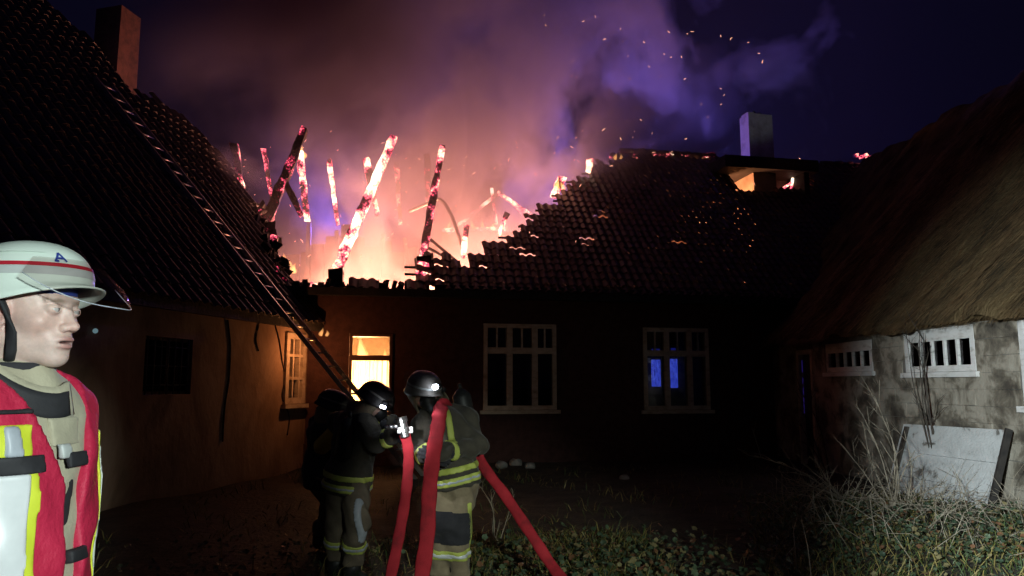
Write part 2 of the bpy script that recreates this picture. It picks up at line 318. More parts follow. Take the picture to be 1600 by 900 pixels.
def window(parent, o, cols, rows, fmat, axis='u', proud=0.03, bar=0.07, mull=0.09, deep=0.098, upper_bars=True, gl=None, sill=True, name='window', head=0.0, mini=0.018):
    """o = (ua, ub, za, zb); cols / rows: split positions as fractions; builds frame (the part), panes and sill (sub-parts)"""
    a, b, c, d = o
    def bx(mb, u0, u1, v0, v1, z0, z1):
        if axis == 'u': mb.box(u0, u1, v0, v1, z0, z1)
        else: mb.box(-v1, -v0, u0, u1, z0, z1)
    mb = MB(); e = 0.004
    bx(mb, a + e, a + bar, -proud, deep + .002, c + e, d - e); bx(mb, b - bar, b - e, -proud, deep + .002, c + e, d - e)
    bx(mb, a + bar, b - bar, -proud + e, deep, d - bar - head, d - e); bx(mb, a + bar, b - bar, -proud + e, deep, c + e, c + bar)
    ue = [a + bar] + [a + (b - a) * t for t in cols] + [b - bar]; ze = [c + bar] + [c + (d - c) * t for t in rows] + [d - bar - head]
    for t in cols: u = a + (b - a) * t; bx(mb, u - mull / 2, u + mull / 2, -proud + 0.006, deep - .004, c + bar, d - bar - head)
    for t in rows:
        z = c + (d - c) * t
        for i in range(len(ue) - 1):
            l = ue[i] + (mull / 2 if i else 0); r = ue[i + 1] - (mull / 2 if i < len(ue) - 2 else 0); bx(mb, l, r, -proud + 0.010, deep - .008, z - mull / 2, z + mull / 2)
    cells = []
    for i in range(len(ue) - 1):
        for k in range(len(ze) - 1):
            l = ue[i] + (mull / 2 if i else 0); r = ue[i + 1] - (mull / 2 if i < len(ue) - 2 else 0)
            z0 = ze[k] + (mull / 2 if k else 0); z1 = ze[k + 1] - (mull / 2 if k < len(ze) - 2 else 0); cells.append((l, r, z0, z1, k))
            if upper_bars and len(ze) > 2 and k == len(ze) - 2:
                m = (l + r) / 2; bx(mb, m - mini, m + mini, 0.0, 0.05, z0, z1)
    w = mb.build(name, fmat, parent)
    for l, r, z0, z1, k in cells:
        p = MB(); bx(p, l - 0.004, r + 0.004, 0.034, 0.040, z0 - 0.004, z1 + 0.004); p.build('pane', gl or M['glass'], w)
    if sill:
        p = MB(); bx(p, a - 0.06, b + 0.06, -proud - 0.05, -0.004, c - 0.07, c - 0.002); p.build('sill', fmat, w)
    return w

# ------------------------------------------------------------------ the burning farmhouse
H = Frame((0, 14.55, 0), math.atan(0.2))
EZ, EV, RV, RZ = 3.24, -0.35, 4.1, 7.69
house = empty('farmhouse', H)
tag(house, 'burning brick farmhouse across the yard with its tiled roof half fallen in', 'house')
W1 = (-3.10, -2.30, 0.92, 2.44); W2 = (-0.57, 0.89, 1.0, 2.67); W3 = (2.69, 4.12, 0.98, 2.64)
wall_open('wall', H, -4.35, 13.0, -0.1, EZ - 0.06, 0.34, [W1, W2, W3], M['brick'], house)
tagp = lambda o, l: tag(o, l)
# brick courses too dark to tell apart are left to the material; a plinth and an eaves board are real
MB().box(-4.2, 5.6, -0.03, -0.003, 0.0, 0.42).build('plinth', M['brick'], house)
w1 = window(house, W1, [], [0.70], M['brown_paint'], mull=0.10, bar=0.06, upper_bars=False); w1['label'] = 'window with fire blazing behind both its panes'
w2 = window(house, W2, [0.355, 0.70], [0.685], M['cream_paint'], bar=0.085, mull=0.12); w2['label'] = 'dark six-pane window with cream frame'
w3 = window(house, W3, [0.355, 0.70], [0.685], M['cream_paint'], bar=0.085, mull=0.12); w3['label'] = 'cream framed window with a blue reflection imitated behind the glass'
# rooms behind the windows
mb = MB()
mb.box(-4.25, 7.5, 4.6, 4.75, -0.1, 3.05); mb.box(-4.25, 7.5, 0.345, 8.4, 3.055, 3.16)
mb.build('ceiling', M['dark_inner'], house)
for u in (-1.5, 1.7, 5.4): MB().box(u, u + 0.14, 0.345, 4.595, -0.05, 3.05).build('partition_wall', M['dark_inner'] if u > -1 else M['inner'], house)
MB().box(-4.25, -1.505, 4.50, 4.595, -0.05, 3.05).build('partition_wall', M['inner'], house)
MB().box(-4.34, -4.255, 0.345, 8.3, -0.05, 3.0).build('partition_wall', M['inner'], house)
# net curtain in the burning room
def curtain(u0, u1, v, z0, z1):
    n = 40; vv = []; ff = []
    for i in range(n + 1):
        t = i / n; y = v + 0.025 * math.sin(t * 34) + 0.012 * math.sin(t * 61 + 1)
        vv += [(u0 + (u1 - u0) * t, y, z0), (u0 + (u1 - u0) * t, y, z1)]
    ff = [(2 * i, 2 * i + 2, 2 * i + 3, 2 * i + 1) for i in range(n)]
    m, t, out = newmat('net_curtain'); a = t.nodes.new('ShaderNodeBsdfTranslucent'); a.inputs[0].default_value = (0.85, 0.72, 0.5, 1); b = t.nodes.new('ShaderNodeBsdfTransparent'); mx = t.nodes.new('ShaderNodeMixShader'); mx.inputs[0].default_value = 0.8
    t.links.new(b.outputs[0], mx.inputs[1]); t.links.new(a.outputs[0], mx.inputs[2]); t.links.new(mx.outputs[0], out.inputs['Surface'])
    return mesh('curtain', vv, ff, m, house, True)
curtain(-3.2, -2.72, 0.46, 0.8, 1.98); curtain(-2.70, -2.2, 0.48, 0.8, 1.98)
# glowing panes added behind the glass to imitate a blue reflection in it
rw = MB()
for a, b, c, d in ((3.05, 3.30, 1.30, 2.02), (3.30, 3.38, 1.30, 2.02), (3.68, 4.05, 1.20, 2.02)): pass
blue = emit_mat('blue_reflection_glow', (0.05, 0.09, 0.85), 0.62); _t = blue.node_tree; _n = noise(_t, 9, 4, 0.7, ocoord(_t, (3, 1, 0.7))); _r = ramp(_t, [(0.35, (0.006, 0.012, 0.16)), (0.5, (0.04, 0.07, 0.75)), (0.68, (0.10, 0.16, 0.95))])
_t.links.new(_n.outputs['Fac'], _r.inputs['Fac']); _t.links.new(_r.outputs['Color'], [q for q in _t.nodes if q.type == 'EMISSION'][0].inputs[0]); bluedim = emit_mat('dim_blue_reflection_glow', (0.03, 0.04, 0.6), 0.16)
def on_back(x0, y0, x1, y1, v): a = H.hit(x0, y1, (0, 1, 0), v); b = H.hit(x1, y0, (0, 1, 0), v); return a, b
fb = MB()
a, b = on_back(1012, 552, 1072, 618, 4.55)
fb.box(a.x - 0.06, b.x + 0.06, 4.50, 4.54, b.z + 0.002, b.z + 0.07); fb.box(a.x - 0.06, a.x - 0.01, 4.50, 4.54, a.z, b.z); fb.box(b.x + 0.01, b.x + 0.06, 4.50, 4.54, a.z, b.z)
blue_refl = fb.build('window', M['dark_inner'], house); blue_refl['label'] = 'added glowing panes imitating a blue reflection in the window glass'
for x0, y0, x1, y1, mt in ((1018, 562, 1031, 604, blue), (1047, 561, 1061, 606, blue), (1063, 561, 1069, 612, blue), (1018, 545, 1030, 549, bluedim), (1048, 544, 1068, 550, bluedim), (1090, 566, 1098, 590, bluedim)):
    a, b = on_back(x0, y0, x1, y1, 4.5); MB().box(a.x, b.x, 4.47, 4.49, a.z, b.z).build('pane', mt, blue_refl)

# roof of the farmhouse: tiles up to the burnt edge
th = math.atan2(RZ - EZ, RV - EV)
def ypoly(pts, x):
    for (x0, y0), (x1, y1) in zip(pts, pts[1:]):
        if x0 <= x <= x1: return y0 + (y1 - y0) * (x - x0) / (x1 - x0)
    return pts[0][1] if x < pts[0][0] else pts[-1][1]
BURN = [(400, 449), (500, 447), (648, 449), (652, 409), (672, 400), (700, 404), (728, 410), (745, 398), (780, 376), (830, 338), (880, 297), (930, 254), (960, 246), (1500, 236)]
hole_l = [(1120, 238), (1152, 300)]
def keep_main(s, p, r, c):
    x, y = s
    if y < ypoly(BURN, x) + random.uniform(-8, 9): return False
    if 1119 + (y - 238) * 0.54 < x < 1268 and y < 297: return False
    if x < 470: return False
    return True
roof = MB(); roof.box(-4.3, 13.0, -0.42, -0.36, EZ - 0.13, EZ + 0.012); roof.box(-1.55, 13.0, -0.33, -0.30, EZ - 0.06, EZ + 0.115)
roof.box(-4.28, 12.9, -0.35, -0.004, EZ - 0.10, EZ - 0.065)
roof = roof.build('roof', M['char'], house)
GAPS = [(820, 334, 834, 342), (826, 366, 846, 373), (790, 384, 802, 391), (805, 378, 822, 386), (808, 393, 843, 401), (786, 399, 800, 404), (905, 366, 922, 388), (930, 326, 950, 337), (1052, 369, 1066, 379), (672, 408, 698, 422), (676, 430, 690, 436), (668, 443, 690, 450), (745, 411, 762, 417), (838, 360, 850, 364)]
tile_roof(roof, H, (-4.2, EV, EZ), (1, 0, 0), (0, math.cos(th), math.sin(th)), 97, 27, keep_main, M['tile'], GAPS, w=0.178, expo=0.232, view=(455, 230, 1340, 480))
# ridge tiles and battens
rb = []
up = Vector((0, math.cos(th), math.sin(th))); nrm = Vector((0, -math.sin(th), math.cos(th)))
for i in range(30):
    u = 3.75 + i * 0.33
    pj = proj(H.w(u, RV, RZ))
    if 1108 < pj[0] < 1275: continue
    o = MB().tube([(u, RV, RZ + 0.0 + random.uniform(-.02, .02)), (u + 0.36, RV, RZ + 0.01 + random.uniform(-.02, .02))], [0.105, 0.12], 8, 0.8).build('ridge_tile', M['tile_dark'], roof, True)
for r in range(26):
    mb = MB(); p = Vector((0, EV, EZ)) + up * (r * 0.232 + 0.27)
    run = None; runs = []
    for u in np.arange(-4.1, 12.9, 0.5):
        s = proj(H.w(u + 0.25, p.y, p.z))
        if s[1] > ypoly(BURN, s[0]) + 4 and s[0] > 640 and not (1119 + (s[1] - 238) * 0.54 < s[0] + 14 and s[0] < 1275 and s[1] < 300):
            if run is None: run = u
            end = u + 0.5
        elif run is not None: runs.append((run, end)); run = None
    if run is not None: runs.append((run, end))
    for u0_, u1_ in runs: MB().beam((u0_, p.y, p.z - 0.005), (u1_, p.y, p.z - 0.005), 0.03, 0.04, up=(0, -math.sin(th), math.cos(th))).build('batten', M['char'], roof)
# rear slope, still standing behind the right half, and end gable
mb = MB(); mb.quad(Vector((3.9, RV + 0.05, RZ - 0.05)), Vector((13, RV + 0.05, RZ - 0.05)), Vector((13, 8.5, EZ)), Vector((3.0, 8.5, EZ)))
mb.build('rear_slope', M['brown_paint'], house)
mb = MB(); n0 = 0
mb.v += [Vector((12.95, EV + 0.1, EZ)), Vector((12.95, 8.4, EZ)), Vector((12.95, RV, RZ - 0.1))]; mb.f.append([0, 1, 2]); mb.build('gable', M['brick'], house)
MB().box(-4.35, 13.0, 8.35, 8.6, -0.1, 3.2).build('rear_wall', M['brick'], house)

# ragged charred eave where the tiles are gone
for i in range(34):
    px = 462 + i * 5.6; p = H.hit(px, 447, (0, 1, 0), -0.1)
    h = random.uniform(0.03, 0.13); MB().beam(p + Vector((0, random.uniform(-.1, .3), -0.12)), p + Vector((random.uniform(-.05, .12), random.uniform(-.1, .4), h - 0.02)), random.uniform(.05, .14), random.uniform(.05, .1), 2, 0.3).build('charred_rafter_end', M['ember_low'] if i % 9 == 4 else M['char'], house)

# dormer: flat roof, sill and right cheek, the left cheek burnt away
pb0 = H.hit(1150, 301, nrm, nrm.dot(Vector((0, EV, EZ)))); VD = pb0.y
a = H.hit(1152, 300, (0, 1, 0), VD); b = H.hit(1258, 300, (0, 1, 0), VD); t0 = H.hit(1137, 262, (0, 1, 0), VD); t1 = H.hit(1258, 264, (0, 1, 0), VD); tt = H.hit(1200, 248, (0, 1, 0), VD)
dm = MB().box(t0.x - 0.12, b.x + 0.35, VD - 0.12, RV + 0.25, t0.z, tt.z).build('dormer', M['char'], house)
MB().box(a.x - 0.1, b.x + 0.04, VD - 0.02, VD + 0.10, a.z - 0.35, a.z - 0.004).build('sill', M['char'], dm)
MB().box(b.x, b.x + 0.14, VD + 0.0, RV + 0.2, a.z - 0.35, t0.z - 0.003).build('cheek', M['char'], dm)
# chimney through the ridge and its wider breast in the attic
c0 = H.hit(1172, 245, (0, 1, 0), RV + 0.55); c1 = H.hit(1210, 245, (0, 1, 0), RV + 0.55); ct = H.hit(1190, 178, (0, 1, 0), RV + 0.55)
mb = MB().box(c0.x, c1.x, RV + 0.55, RV + 1.05, tt.z - 0.6, ct.z, j=0.012)
mb.box(c0.x + 0.02, c0.x + 0.22, RV + 0.6, RV + 0.95, ct.z + 0.001, ct.z + 0.05, j=0.02)
ch = mb.build('chimney', M['chimney'], house); ch['label'] = 'pale rendered chimney stack on the ridge'
mb = MB()
for i in range(7):
    an = i / 7 * 2 * math.pi; mb.box(-0.05, 0.05, -0.05, 0.05, 0, 0.09 + 0.04 * math.sin(i * 2.1), Matrix.Translation(((c0.x + c1.x) / 2 + 0.1 * math.cos(an) - 0.02, RV + 0.8 + 0.1 * math.sin(an), ct.z + 0.003)), 0.015)
mb.build('chimney_pot', M['char'], ch)
bl = H.hit(1178, 290, (0, 1, 0), VD + 0.25); br = H.hit(1213, 290, (0, 1, 0), VD + 0.25)
MB().box(bl.x, br.x, VD + 0.25, VD + 1.5, 4.0, t0.z - 0.004).build('chimney_breast', M['inner'], dm)
MB().box(br.x + .004, b.x - .004, VD + 0.8, VD + 0.9, a.z - 1.0, t0.z - .004).build('back_panel', M['brown_paint'], dm)
for x0, y0, x1, y1 in ((1224, 294, 1256, 272), (1236, 296, 1239, 278), (1252, 298, 1253, 280), (1244, 270, 1258, 268)):
    MB().beam(H.hit(x0, y0, (0, 1, 0), VD + 0.55), H.hit(x1, y1, (0, 1, 0), VD + 0.5), 0.055, 0.055, 6, 0.2).build('rafter', M['ember_hot'], dm)

lamp('fire_light', 'POINT', H.w(bl.x - 0.75, VD + 0.75, a.z - 0.1), 85, (1.0, 0.40, 0.16), 0.08)
lamp('fire_light', 'POINT', H.w((br.x + b.x) / 2, VD + 0.45, a.z - 0.25), 5, (1.0, 0.30, 0.14), 0.05)
# standing burnt rafters
def px_beam(x0, y0, x1, y1, wpx, Y, mat, parent, label, name='rafter', j=0.28, Y1=None, taper=0.68):
    a = P(x0, y0, Y); b = P(x1, y1, Y if Y1 is None else Y1); w = wpx * 0.96 * Y / F
    if parent is house: a = H.l(a); b = H.l(b)
    seg = max(4, int((b - a).length / 0.16))
    o = MB().beam(a, b, w, w * 0.95, seg, j, taper=taper).build(name, mat, parent); o['label'] = label
    return o
RA = [(414, 352, 477, 199, 17, 15.4, 'ember_low', 'thick leaning rafter, mostly black, nearest the left roof'), (444, 280, 472, 338, 11, 15.5, 'ember_low', 'short black brace against the thick leaning rafter'),
      (365, 226, 379, 300, 13, 16.6, 'ember', 'stub post rising behind the left roof edge'), (412, 234, 426, 318, 8, 19.5, 'ember', 'thin post left of the leaning rafter'),
      (468, 238, 480, 345, 12, 18.8, 'ember_hot', 'upright post with a flame at its tip'), (514, 250, 528, 352, 8, 19.8, 'ember_hot', 'thin glowing post standing alone'),
      (522, 432, 614, 216, 18, 15.4, 'ember_hot', 'longest rafter, leaning right and glowing white along its side'), (572, 250, 590, 335, 12, 17.6, 'ember_hot', 'short post crossing behind the longest rafter'),
      (619, 252, 626, 352, 8, 19.8, 'ember', 'thin post right of the longest rafter'), (667, 243, 669, 318, 10, 18.6, 'ember', 'post behind the steep rafter'),
      (659, 412, 691, 228, 14, 15.5, 'ember', 'steep rafter standing at the broken tile edge'), (672, 374, 716, 410, 5, 15.9, 'char', 'thin brace slanting down onto the tiles'), (664, 385, 700, 404, 5, 15.7, 'char', 'lower thin brace beside the tiles'),
      (729, 352, 723, 404, 10, 16.6, 'ember_hot', 'burning stub at the low point of the roof edge'), (792, 333, 780, 368, 9, 17.0, 'ember_hot', 'stub post above the roof slope'), (878, 278, 866, 306, 13, 17.4, 'ember_hot', 'burning stub on the sloping roof edge'),
      (921, 250, 919, 268, 11, 18.0, 'ember_hot', 'small burning stub near the ridge')]
for x0, y0, x1, y1, w, Y, m, l in RA: px_beam(x0, y0, x1, y1, w, Y, M[m], house, l)
mb = MB().tube([H.l(v) for v in spline([P(640, 330, 17.2), P(668, 318, 17.0), P(688, 312, 16.8), P(704, 334, 16.7), P(716, 365, 16.6), P(724, 392, 16.6)], 6)], 0.045, 8)
mb.build('bent_pipe', M['alu'], house, True)['label'] = 'bent metal pipe arching beside the steep rafter'
# masonry stumps on the eave
for x0, x1, y0, y1, l in ((512, 537, 420, 447, 'stump of wall at the foot of the longest rafter'), (651, 672, 400, 446, 'broken corner post at the tile edge')):
    p0 = H.hit(x0, y1, (0, 1, 0), 0.0); p1 = H.hit(x1, y0, (0, 1, 0), 0.0)
    o = MB().box(p0.x, p1.x, 0.02, 0.34, p0.z - 0.15, p1.z, j=0.03).build('stump', M['char'], house); o['label'] = l
for x0, y0, x1, y1 in ((652, 410, 670, 414), (650, 425, 672, 430), (654, 436, 668, 440)):
    MB().beam(H.hit(x0, y0, (0, 1, 0), -0.03), H.hit(x1, y1, (0, 1, 0), -0.05), 0.06, 0.05, 5, 0.4).build('ember', M['ember_hot'], house)
# smouldering ridge
for i in range(26):
    px = 958 + i * 6.2 + random.uniform(-2, 2); p = H.hit(px, 243 + random.uniform(-2, 3), (0, 1, 0), RV - 0.05)
    o = MB().beam(p - Vector((0.11, 0, random.uniform(-.03, .03))), p + Vector((0.12, 0, random.uniform(-.03, .05))), random.uniform(.05, .13), .09, 3, 0.35).build('ridge_ember', M['ember'] if random.random() < 0.35 else M['char'], roof)
for px, py in ((1338, 244), (1345, 246), (1352, 243), (1356, 247)):
    p = H.hit(px, py, (0, 1, 0), RV - 0.1); MB().beam(p - Vector((0.06, 0, 0)), p + Vector((0.06, 0, 0.03)), 0.08, 0.08, 2, 0.3).build('ridge_ember', M['ember_hot'], roof)

# ------------------------------------------------------------------ left wing
LW = Frame((-3.73, 14.0, 0), -math.atan(0.226))
wing = empty('farm_wing', LW)
tag(wing, 'long low wing on the left with ochre plaster wall and steep dark tiled roof', 'building', kind='thing')
LZ = 2.57; LT = R(50); ln = Vector((math.sin(LT), 0, math.cos(LT))); lu = Vector((-math.cos(LT), 0, math.sin(LT))); lc = ln.dot(Vector((0.3, 0, LZ)))
LB = (-4.50, -3.54, 1.36, 2.12); LN = (-1.03, -0.33, 1.15, 2.40)
wall_open('wall', LW, -12.5, 0.25, -0.1, LZ + 0.25, 0.34, [LB, LN], M['plaster'], wing, 'y')
MB().box(-5.2, -0.35, 0.10, 0.25, -0.1, 2.8).build('end_wall', M['brick'], wing)
w = window(wing, LB, [0.5], [], M['brown_paint'], 'y', proud=-0.05, bar=0.05, mull=0.05, sill=False); w['label'] = 'dark barred window in the plaster wall'
for i in range(7):
    y = LB[0] + (LB[1] - LB[0]) * (i + 0.5) / 7; MB().tube([(-0.02, y, LB[2] + 0.003), (-0.02, y, LB[3] - 0.003)], 0.011, 6).build('bar', M['iron'], w, True)
for i in range(3):
    z = LB[2] + (LB[3] - LB[2]) * (i + 0.5) / 3; MB().tube([(-0.035, LB[0] + .003, z), (-0.035, LB[1] - .003, z)], 0.009, 6).build('bar', M['iron'], w, True)
w = window(wing, LN, [0.36, 0.68], [0.36, 0.68], M['cream_paint'], 'y', bar=0.11, mull=0.05, proud=0.045, upper_bars=False); w['label'] = 'cream framed window lit orange by the fire'
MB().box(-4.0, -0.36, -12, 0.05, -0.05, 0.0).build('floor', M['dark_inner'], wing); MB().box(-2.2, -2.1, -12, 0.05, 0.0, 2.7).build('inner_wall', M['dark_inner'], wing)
VERGE = [(-400, -480), (0, -70), (70, 0), (160, 78), (207, 148), (250, 158), (310, 202), (345, 238), (370, 272), (392, 306), (415, 352), (432, 405), (452, 432), (490, 470), (510, 520)]
def xpoly(pts, y):
    for (x0, y0), (x1, y1) in zip(pts, pts[1:]):
        if y0 <= y <= y1: return x0 + (x1 - x0) * (y - y0) / max(y1 - y0, 1e-6)
    return pts[0][0] if y < pts[0][1] else pts[-1][0]
def keep_left(s, p, r, c):
    if s[0] < -9000: return True
    return s[0] < xpoly(VERGE, s[1]) + random.uniform(-3, 3)
lroof = MB().box(0.20, 0.26, -12.4, 0.5, LZ - 0.11, LZ + 0.06).build('roof', M['char'], wing)
tile_roof(lroof, LW, (0.30, -12.3, LZ), (0, 1, 0), lu, 62, 29, keep_left, M['tile_dark'], [], view=(200, 150, 510, 510))
# boarding under the tiles, following the same burnt edge
mb = MB()
for r in range(30):
    for c in range(62):
        q = Vector((0.26, -12.3, LZ - 0.03)) + lu * (r * 0.285) + Vector((0, 1, 0)) * (c * 0.225); s = proj(LW.w(q + lu * .14))
        if s[0] < -9000 or s[0] < xpoly(VERGE, s[1]) - 6: mb.quad(q, q + Vector((0, .225, 0)), q + Vector((0, .225, 0)) + lu * .285, q + lu * .285)
mb.build('roof_boarding', M['char'], lroof)
rx = (Vector((0.30, 0, LZ)) + lu * (29 * .285))
mb = MB(); mb.quad(Vector((rx.x, -12.4, rx.z)), Vector((rx.x, -3.4, rx.z)), Vector((rx.x * 2, -3.4, LZ)), Vector((rx.x * 2, -12.4, LZ))); mb.build('rear_slope', M['char'], wing)
# chimney of the wing, fire-lit on its right side
q0 = P(152, 20, 15.2); q1 = P(196, 20, 15.2)
q0 = LW.l(q0); q1 = LW.l(q1)
o = MB().box(q0.x - 0.05, q1.x, q0.y, q0.y + 0.62, 6.5, LW.l(P(180, 12, 15.2)).z, j=0.02).build('chimney', M['chimney_brick'], wing); o['label'] = 'dark brick chimney with its right face lit by the fire'
# charred boards and tiles hanging from the broken verge
for i in range(46):
    t = random.random(); x = 392 + 46 * t + random.uniform(-8, 14); y = 312 + 128 * t + random.uniform(-8, 8)
    p = LW.hit(x, y, ln, lc); L = random.uniform(.12, .42); d = Vector((random.uniform(-.6, 1), random.uniform(-.5, .9), random.uniform(-.7, .5))).normalized()
    MB().beam(p - d * L * .5, p + d * L * .5, random.uniform(.06, .2), random.uniform(.02, .07), 2, 0.35).build('charred_board', M['ember_low'] if i % 5 == 0 else M['char'], wing)
# cracks and dead creeper on the wall
for pts in ([(440, 560), (446, 590), (441, 620), (452, 650), (449, 680)], [(356, 500), (360, 540), (358, 590), (351, 640), (348, 690)], [(405, 505), (400, 530), (404, 548)], [(428, 500), (436, 530), (441, 562)]):
    MB().tube(spline([LW.hit(x, y, (1, 0, 0), 0.012) for x, y in pts], 5), 0.012, 5).build('creeper_stem', M['bark'], wing, True)

# ------------------------------------------------------------------ stable on the right
ST = Frame((5.5, 14.5, 0), math.atan(0.057))
stable = empty('stable', ST)
tag(stable, 'low whitewashed block stable on the right under a big thatched roof', 'stable')
SA = (-2.78, -1.25, 1.70, 2.20); SB = (-5.17, -3.66, 1.66, 2.25); SD = (-0.74, -0.08, -0.1, 2.14); SE = (-7.1, -5.93, 1.25, 2.24)
# in this frame the yard side looks towards local -x
SM = Matrix.Scale(-1, 4, Vector((1, 0, 0)))
def flip(o):
    o.data.transform(SM); o.data.flip_normals()
    for c in o.children: flip(c)
    return o
core = flip(wall_open('wall', ST, -9.5, 1.1, -0.1, 2.27, 0.30, [SA, SB, SD, SE], M['mortar'], stable, 'y'))
nb = 0
for r in range(11):
    z0 = 0.0 + r * 0.205; y = -9.4 - (r % 2) * 0.22
    while y < 1.0:
        Lb = random.choice((0.42, 0.44, 0.46, 0.34)); y1 = min(y + Lb, 1.05); segs = [(y, y1)]
        for a, b, c, d in (SA, SB, SD, SE):
            if z0 + 0.19 > c - 0.01 and z0 < d + 0.01:
                ns = []
                for s0, s1 in segs:
                    if s1 <= a - 0.0 or s0 >= b + 0.0: ns.append((s0, s1)); continue
                    if s0 < a - 0.08: ns.append((s0, a - 0.01))
                    if s1 > b + 0.08: ns.append((b + 0.01, s1))
                segs = ns
        for s0, s1 in segs:
            if s1 - s0 > 0.06: MB().box(-0.008 - random.uniform(0, 0.008), -0.0015, s0 + 0.003, s1 - 0.003, z0 + 0.003, min(z0 + 0.202, 2.262), j=0.004).build('block', M['block'], core); nb += 1
        y = y1
for o_, l in ((SA, 'five-pane white stable window nearer the house'), (SB, 'larger five-pane white stable window beside the leaning board'), (SE, 'white window frame at the right edge')):
    w = window(stable, o_, [0.235, 0.41, 0.59, 0.765] if o_ is not SE else [0.4, 0.7], [], M['white_paint'], 'y', bar=0.085, mull=0.032, proud=0.010, deep=0.043, head=0.085, sill=True); flip(w); w['label'] = l
dr = flip(MB().box(-0.10, -0.06, SD[0] + 0.09, SD[1] - 0.09, 0.0, SD[3] - 0.09).build('door', M['iron'], stable)); dr['label'] = 'dark stable door with blue light at its edges'
bl_e = emit_mat('blue_edge_glow', (0.12, 0.06, 0.9), 0.10)  # glowing strips stand in for blue light falling on the door edges
mb = MB().box(-0.08, 0.03, SD[0], SD[0] + 0.085, 0, SD[3]).box(-0.08, 0.03, SD[1] - 0.085, SD[1], 0, SD[3]).box(-0.078, 0.028, SD[0] + .09, SD[1] - .09, SD[3] - 0.085, SD[3]); flip(mb.build('door_frame', M['cream_paint'], dr))
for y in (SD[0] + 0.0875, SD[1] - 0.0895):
    for z0, z1 in ((0.95, 1.25), (1.3, 1.45), (1.5, 1.62), (1.72, 1.95)): flip(MB().box(-0.05, -0.04, y, y + 0.004, z0, z1).build('edge_glow', bl_e, dr))
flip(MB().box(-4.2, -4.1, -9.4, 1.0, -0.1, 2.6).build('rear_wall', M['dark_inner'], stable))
# thatched roof: thick uneven sheet with a rounded eave, two visible sides
def thatch():
    v = []; f = []; ny, nu = 130, 60
    for i in range(ny + 1):
        y = -9.8 + 15.3 * i / ny
        for k in range(nu + 1):
            t = k / nu
            if t < 0.06: x = -0.22 + 0.05 * (t / 0.06); z = 2.275 + 0.145 * (t / 0.06)
            else:
                q = (t - 0.06) / 0.94; x = -0.17 + 4.55 * q; z = 2.42 + 5.1 * q - 0.35 * math.sin(math.pi * q) * 0.3
            hip = max(0.0, (y - 0.3)) ; z -= 0 * hip
            b = 0.05 * math.sin(y * 2.1 + t * 5) + 0.035 * math.sin(y * 5.3 - t * 11) + 0.02 * math.sin(y * 11 + t * 23) + random.uniform(-.012, .012)
            v.append((x - b * 0.75, y, z + b * 0.65 - (0.008 * math.sin(y * 7) + random.uniform(0, .03) if t == 0 else 0)))
    m = nu + 1
    for i in range(ny):
        for k in range(nu): f.append((i * m + k, (i + 1) * m + k, (i + 1) * m + k + 1, i * m + k + 1))
    return mesh('thatch', v, f, M['thatch'], stable, True)
th_o = thatch()
mb = MB(); mb.quad(Vector((4.4, -9.8, 7.4)), Vector((4.4, 5.5, 7.4)), Vector((8.8, 5.5, 2.3)), Vector((8.8, -9.8, 2.3))); mb.build('rear_slope', M['thatch'], stable)
mb = MB()
for i in range(2600):
    y = random.uniform(-9.7, 1.0); d = random.uniform(0, 1); x = -0.22 + 0.12 * d; z = 2.26 + 0.1 * d + 0.0
    a = Vector((x + .05, y, z + 0.08)); b = a + Vector((-0.10 - random.uniform(0, .05), random.uniform(-.05, .05), -0.10 - random.uniform(0, .07))); w_ = 0.004
    mb.quad(a, a + Vector((0, w_ * 2, 0)), b + Vector((0, w_, 0)), b)
for i in range(13000):
    q = random.random(); y = random.uniform(-9.6, 0.4); x = -0.17 + 4.5 * q; z = 2.42 + 5.1 * q * 0.99 - 0.35 * math.sin(math.pi * q) * 0.3
    b_ = 0.05 * math.sin(y * 2.1 + (0.06 + .94 * q) * 5) + 0.035 * math.sin(y * 5.3 - (0.06 + .94 * q) * 11)
    a = Vector((x - b_ * .75 - 0.01, y, z + b_ * .65 + 0.01)); L_ = random.uniform(.15, .4); b = a + Vector((-0.66 * L_ - .02, random.uniform(-.06, .06), -0.74 * L_ + 0.03)); w_ = 0.006
    mb.quad(a, a + Vector((0, w_ * 2, 0)), b + Vector((0, w_, 0)), b)
tag(mb.build('straw_ends', M['straw'], th_o), kind='stuff')

# ------------------------------------------------------------------ far ruin and the outbuilding still burning behind
ruin = empty('ruined_wing', loc=(0, 25.5, 0)); tag(ruin, 'broken rear wing standing dark in the smoke behind the fire', 'building', kind='thing')
prev = None; mb = MB(); x = -8.6
while x < 0.2:
    w_ = random.uniform(.25, .6); zt = 6.1 + 0.35 * math.sin(x * 1.7) + random.uniform(-.25, .25) + (0.5 if -6.2 < x < -4.2 else 0)
    mb.box(x, x + w_ - 0.01, -0.1, 0.1, -0.1, zt, j=0.03); x += w_
mb.build('broken_wall', M['brick'], ruin)
for i in range(7):
    x = -8.2 + i * 1.15 + random.uniform(-.2, .2); MB().beam((x, -0.25, 4.6), (x + random.uniform(-.3, .3), -0.25, 6.5 + random.uniform(0, .7)), .13, .13, 8, .15).build('post', M['char'], ruin)
out = empty('burning_outbuilding', loc=(0, 22.5, 0)); tag(out, 'far gable frame outlined in glowing embers with flames along its beam', 'building')
OB = Vector((0, 22.5, 0))
for x0, y0, x1, y1, w_ in ((700, 364, 779, 302, 5), (777, 300, 832, 338, 5), (768, 294, 776, 350, 4), (692, 360, 790, 358, 6), (722, 348, 728, 400, 6), (806, 322, 830, 350, 4)):
    a = P(x0, y0, 22.5) - OB; b = P(x1, y1, 22.5) - OB; MB().beam(a, b, w_ * 22.5 / F, w_ * 22.5 / F, 14, 0.3).build('rafter', M['ember_hot'], out)
a = P(690, 362, 22.8) - OB; b = P(860, 460, 22.8) - OB
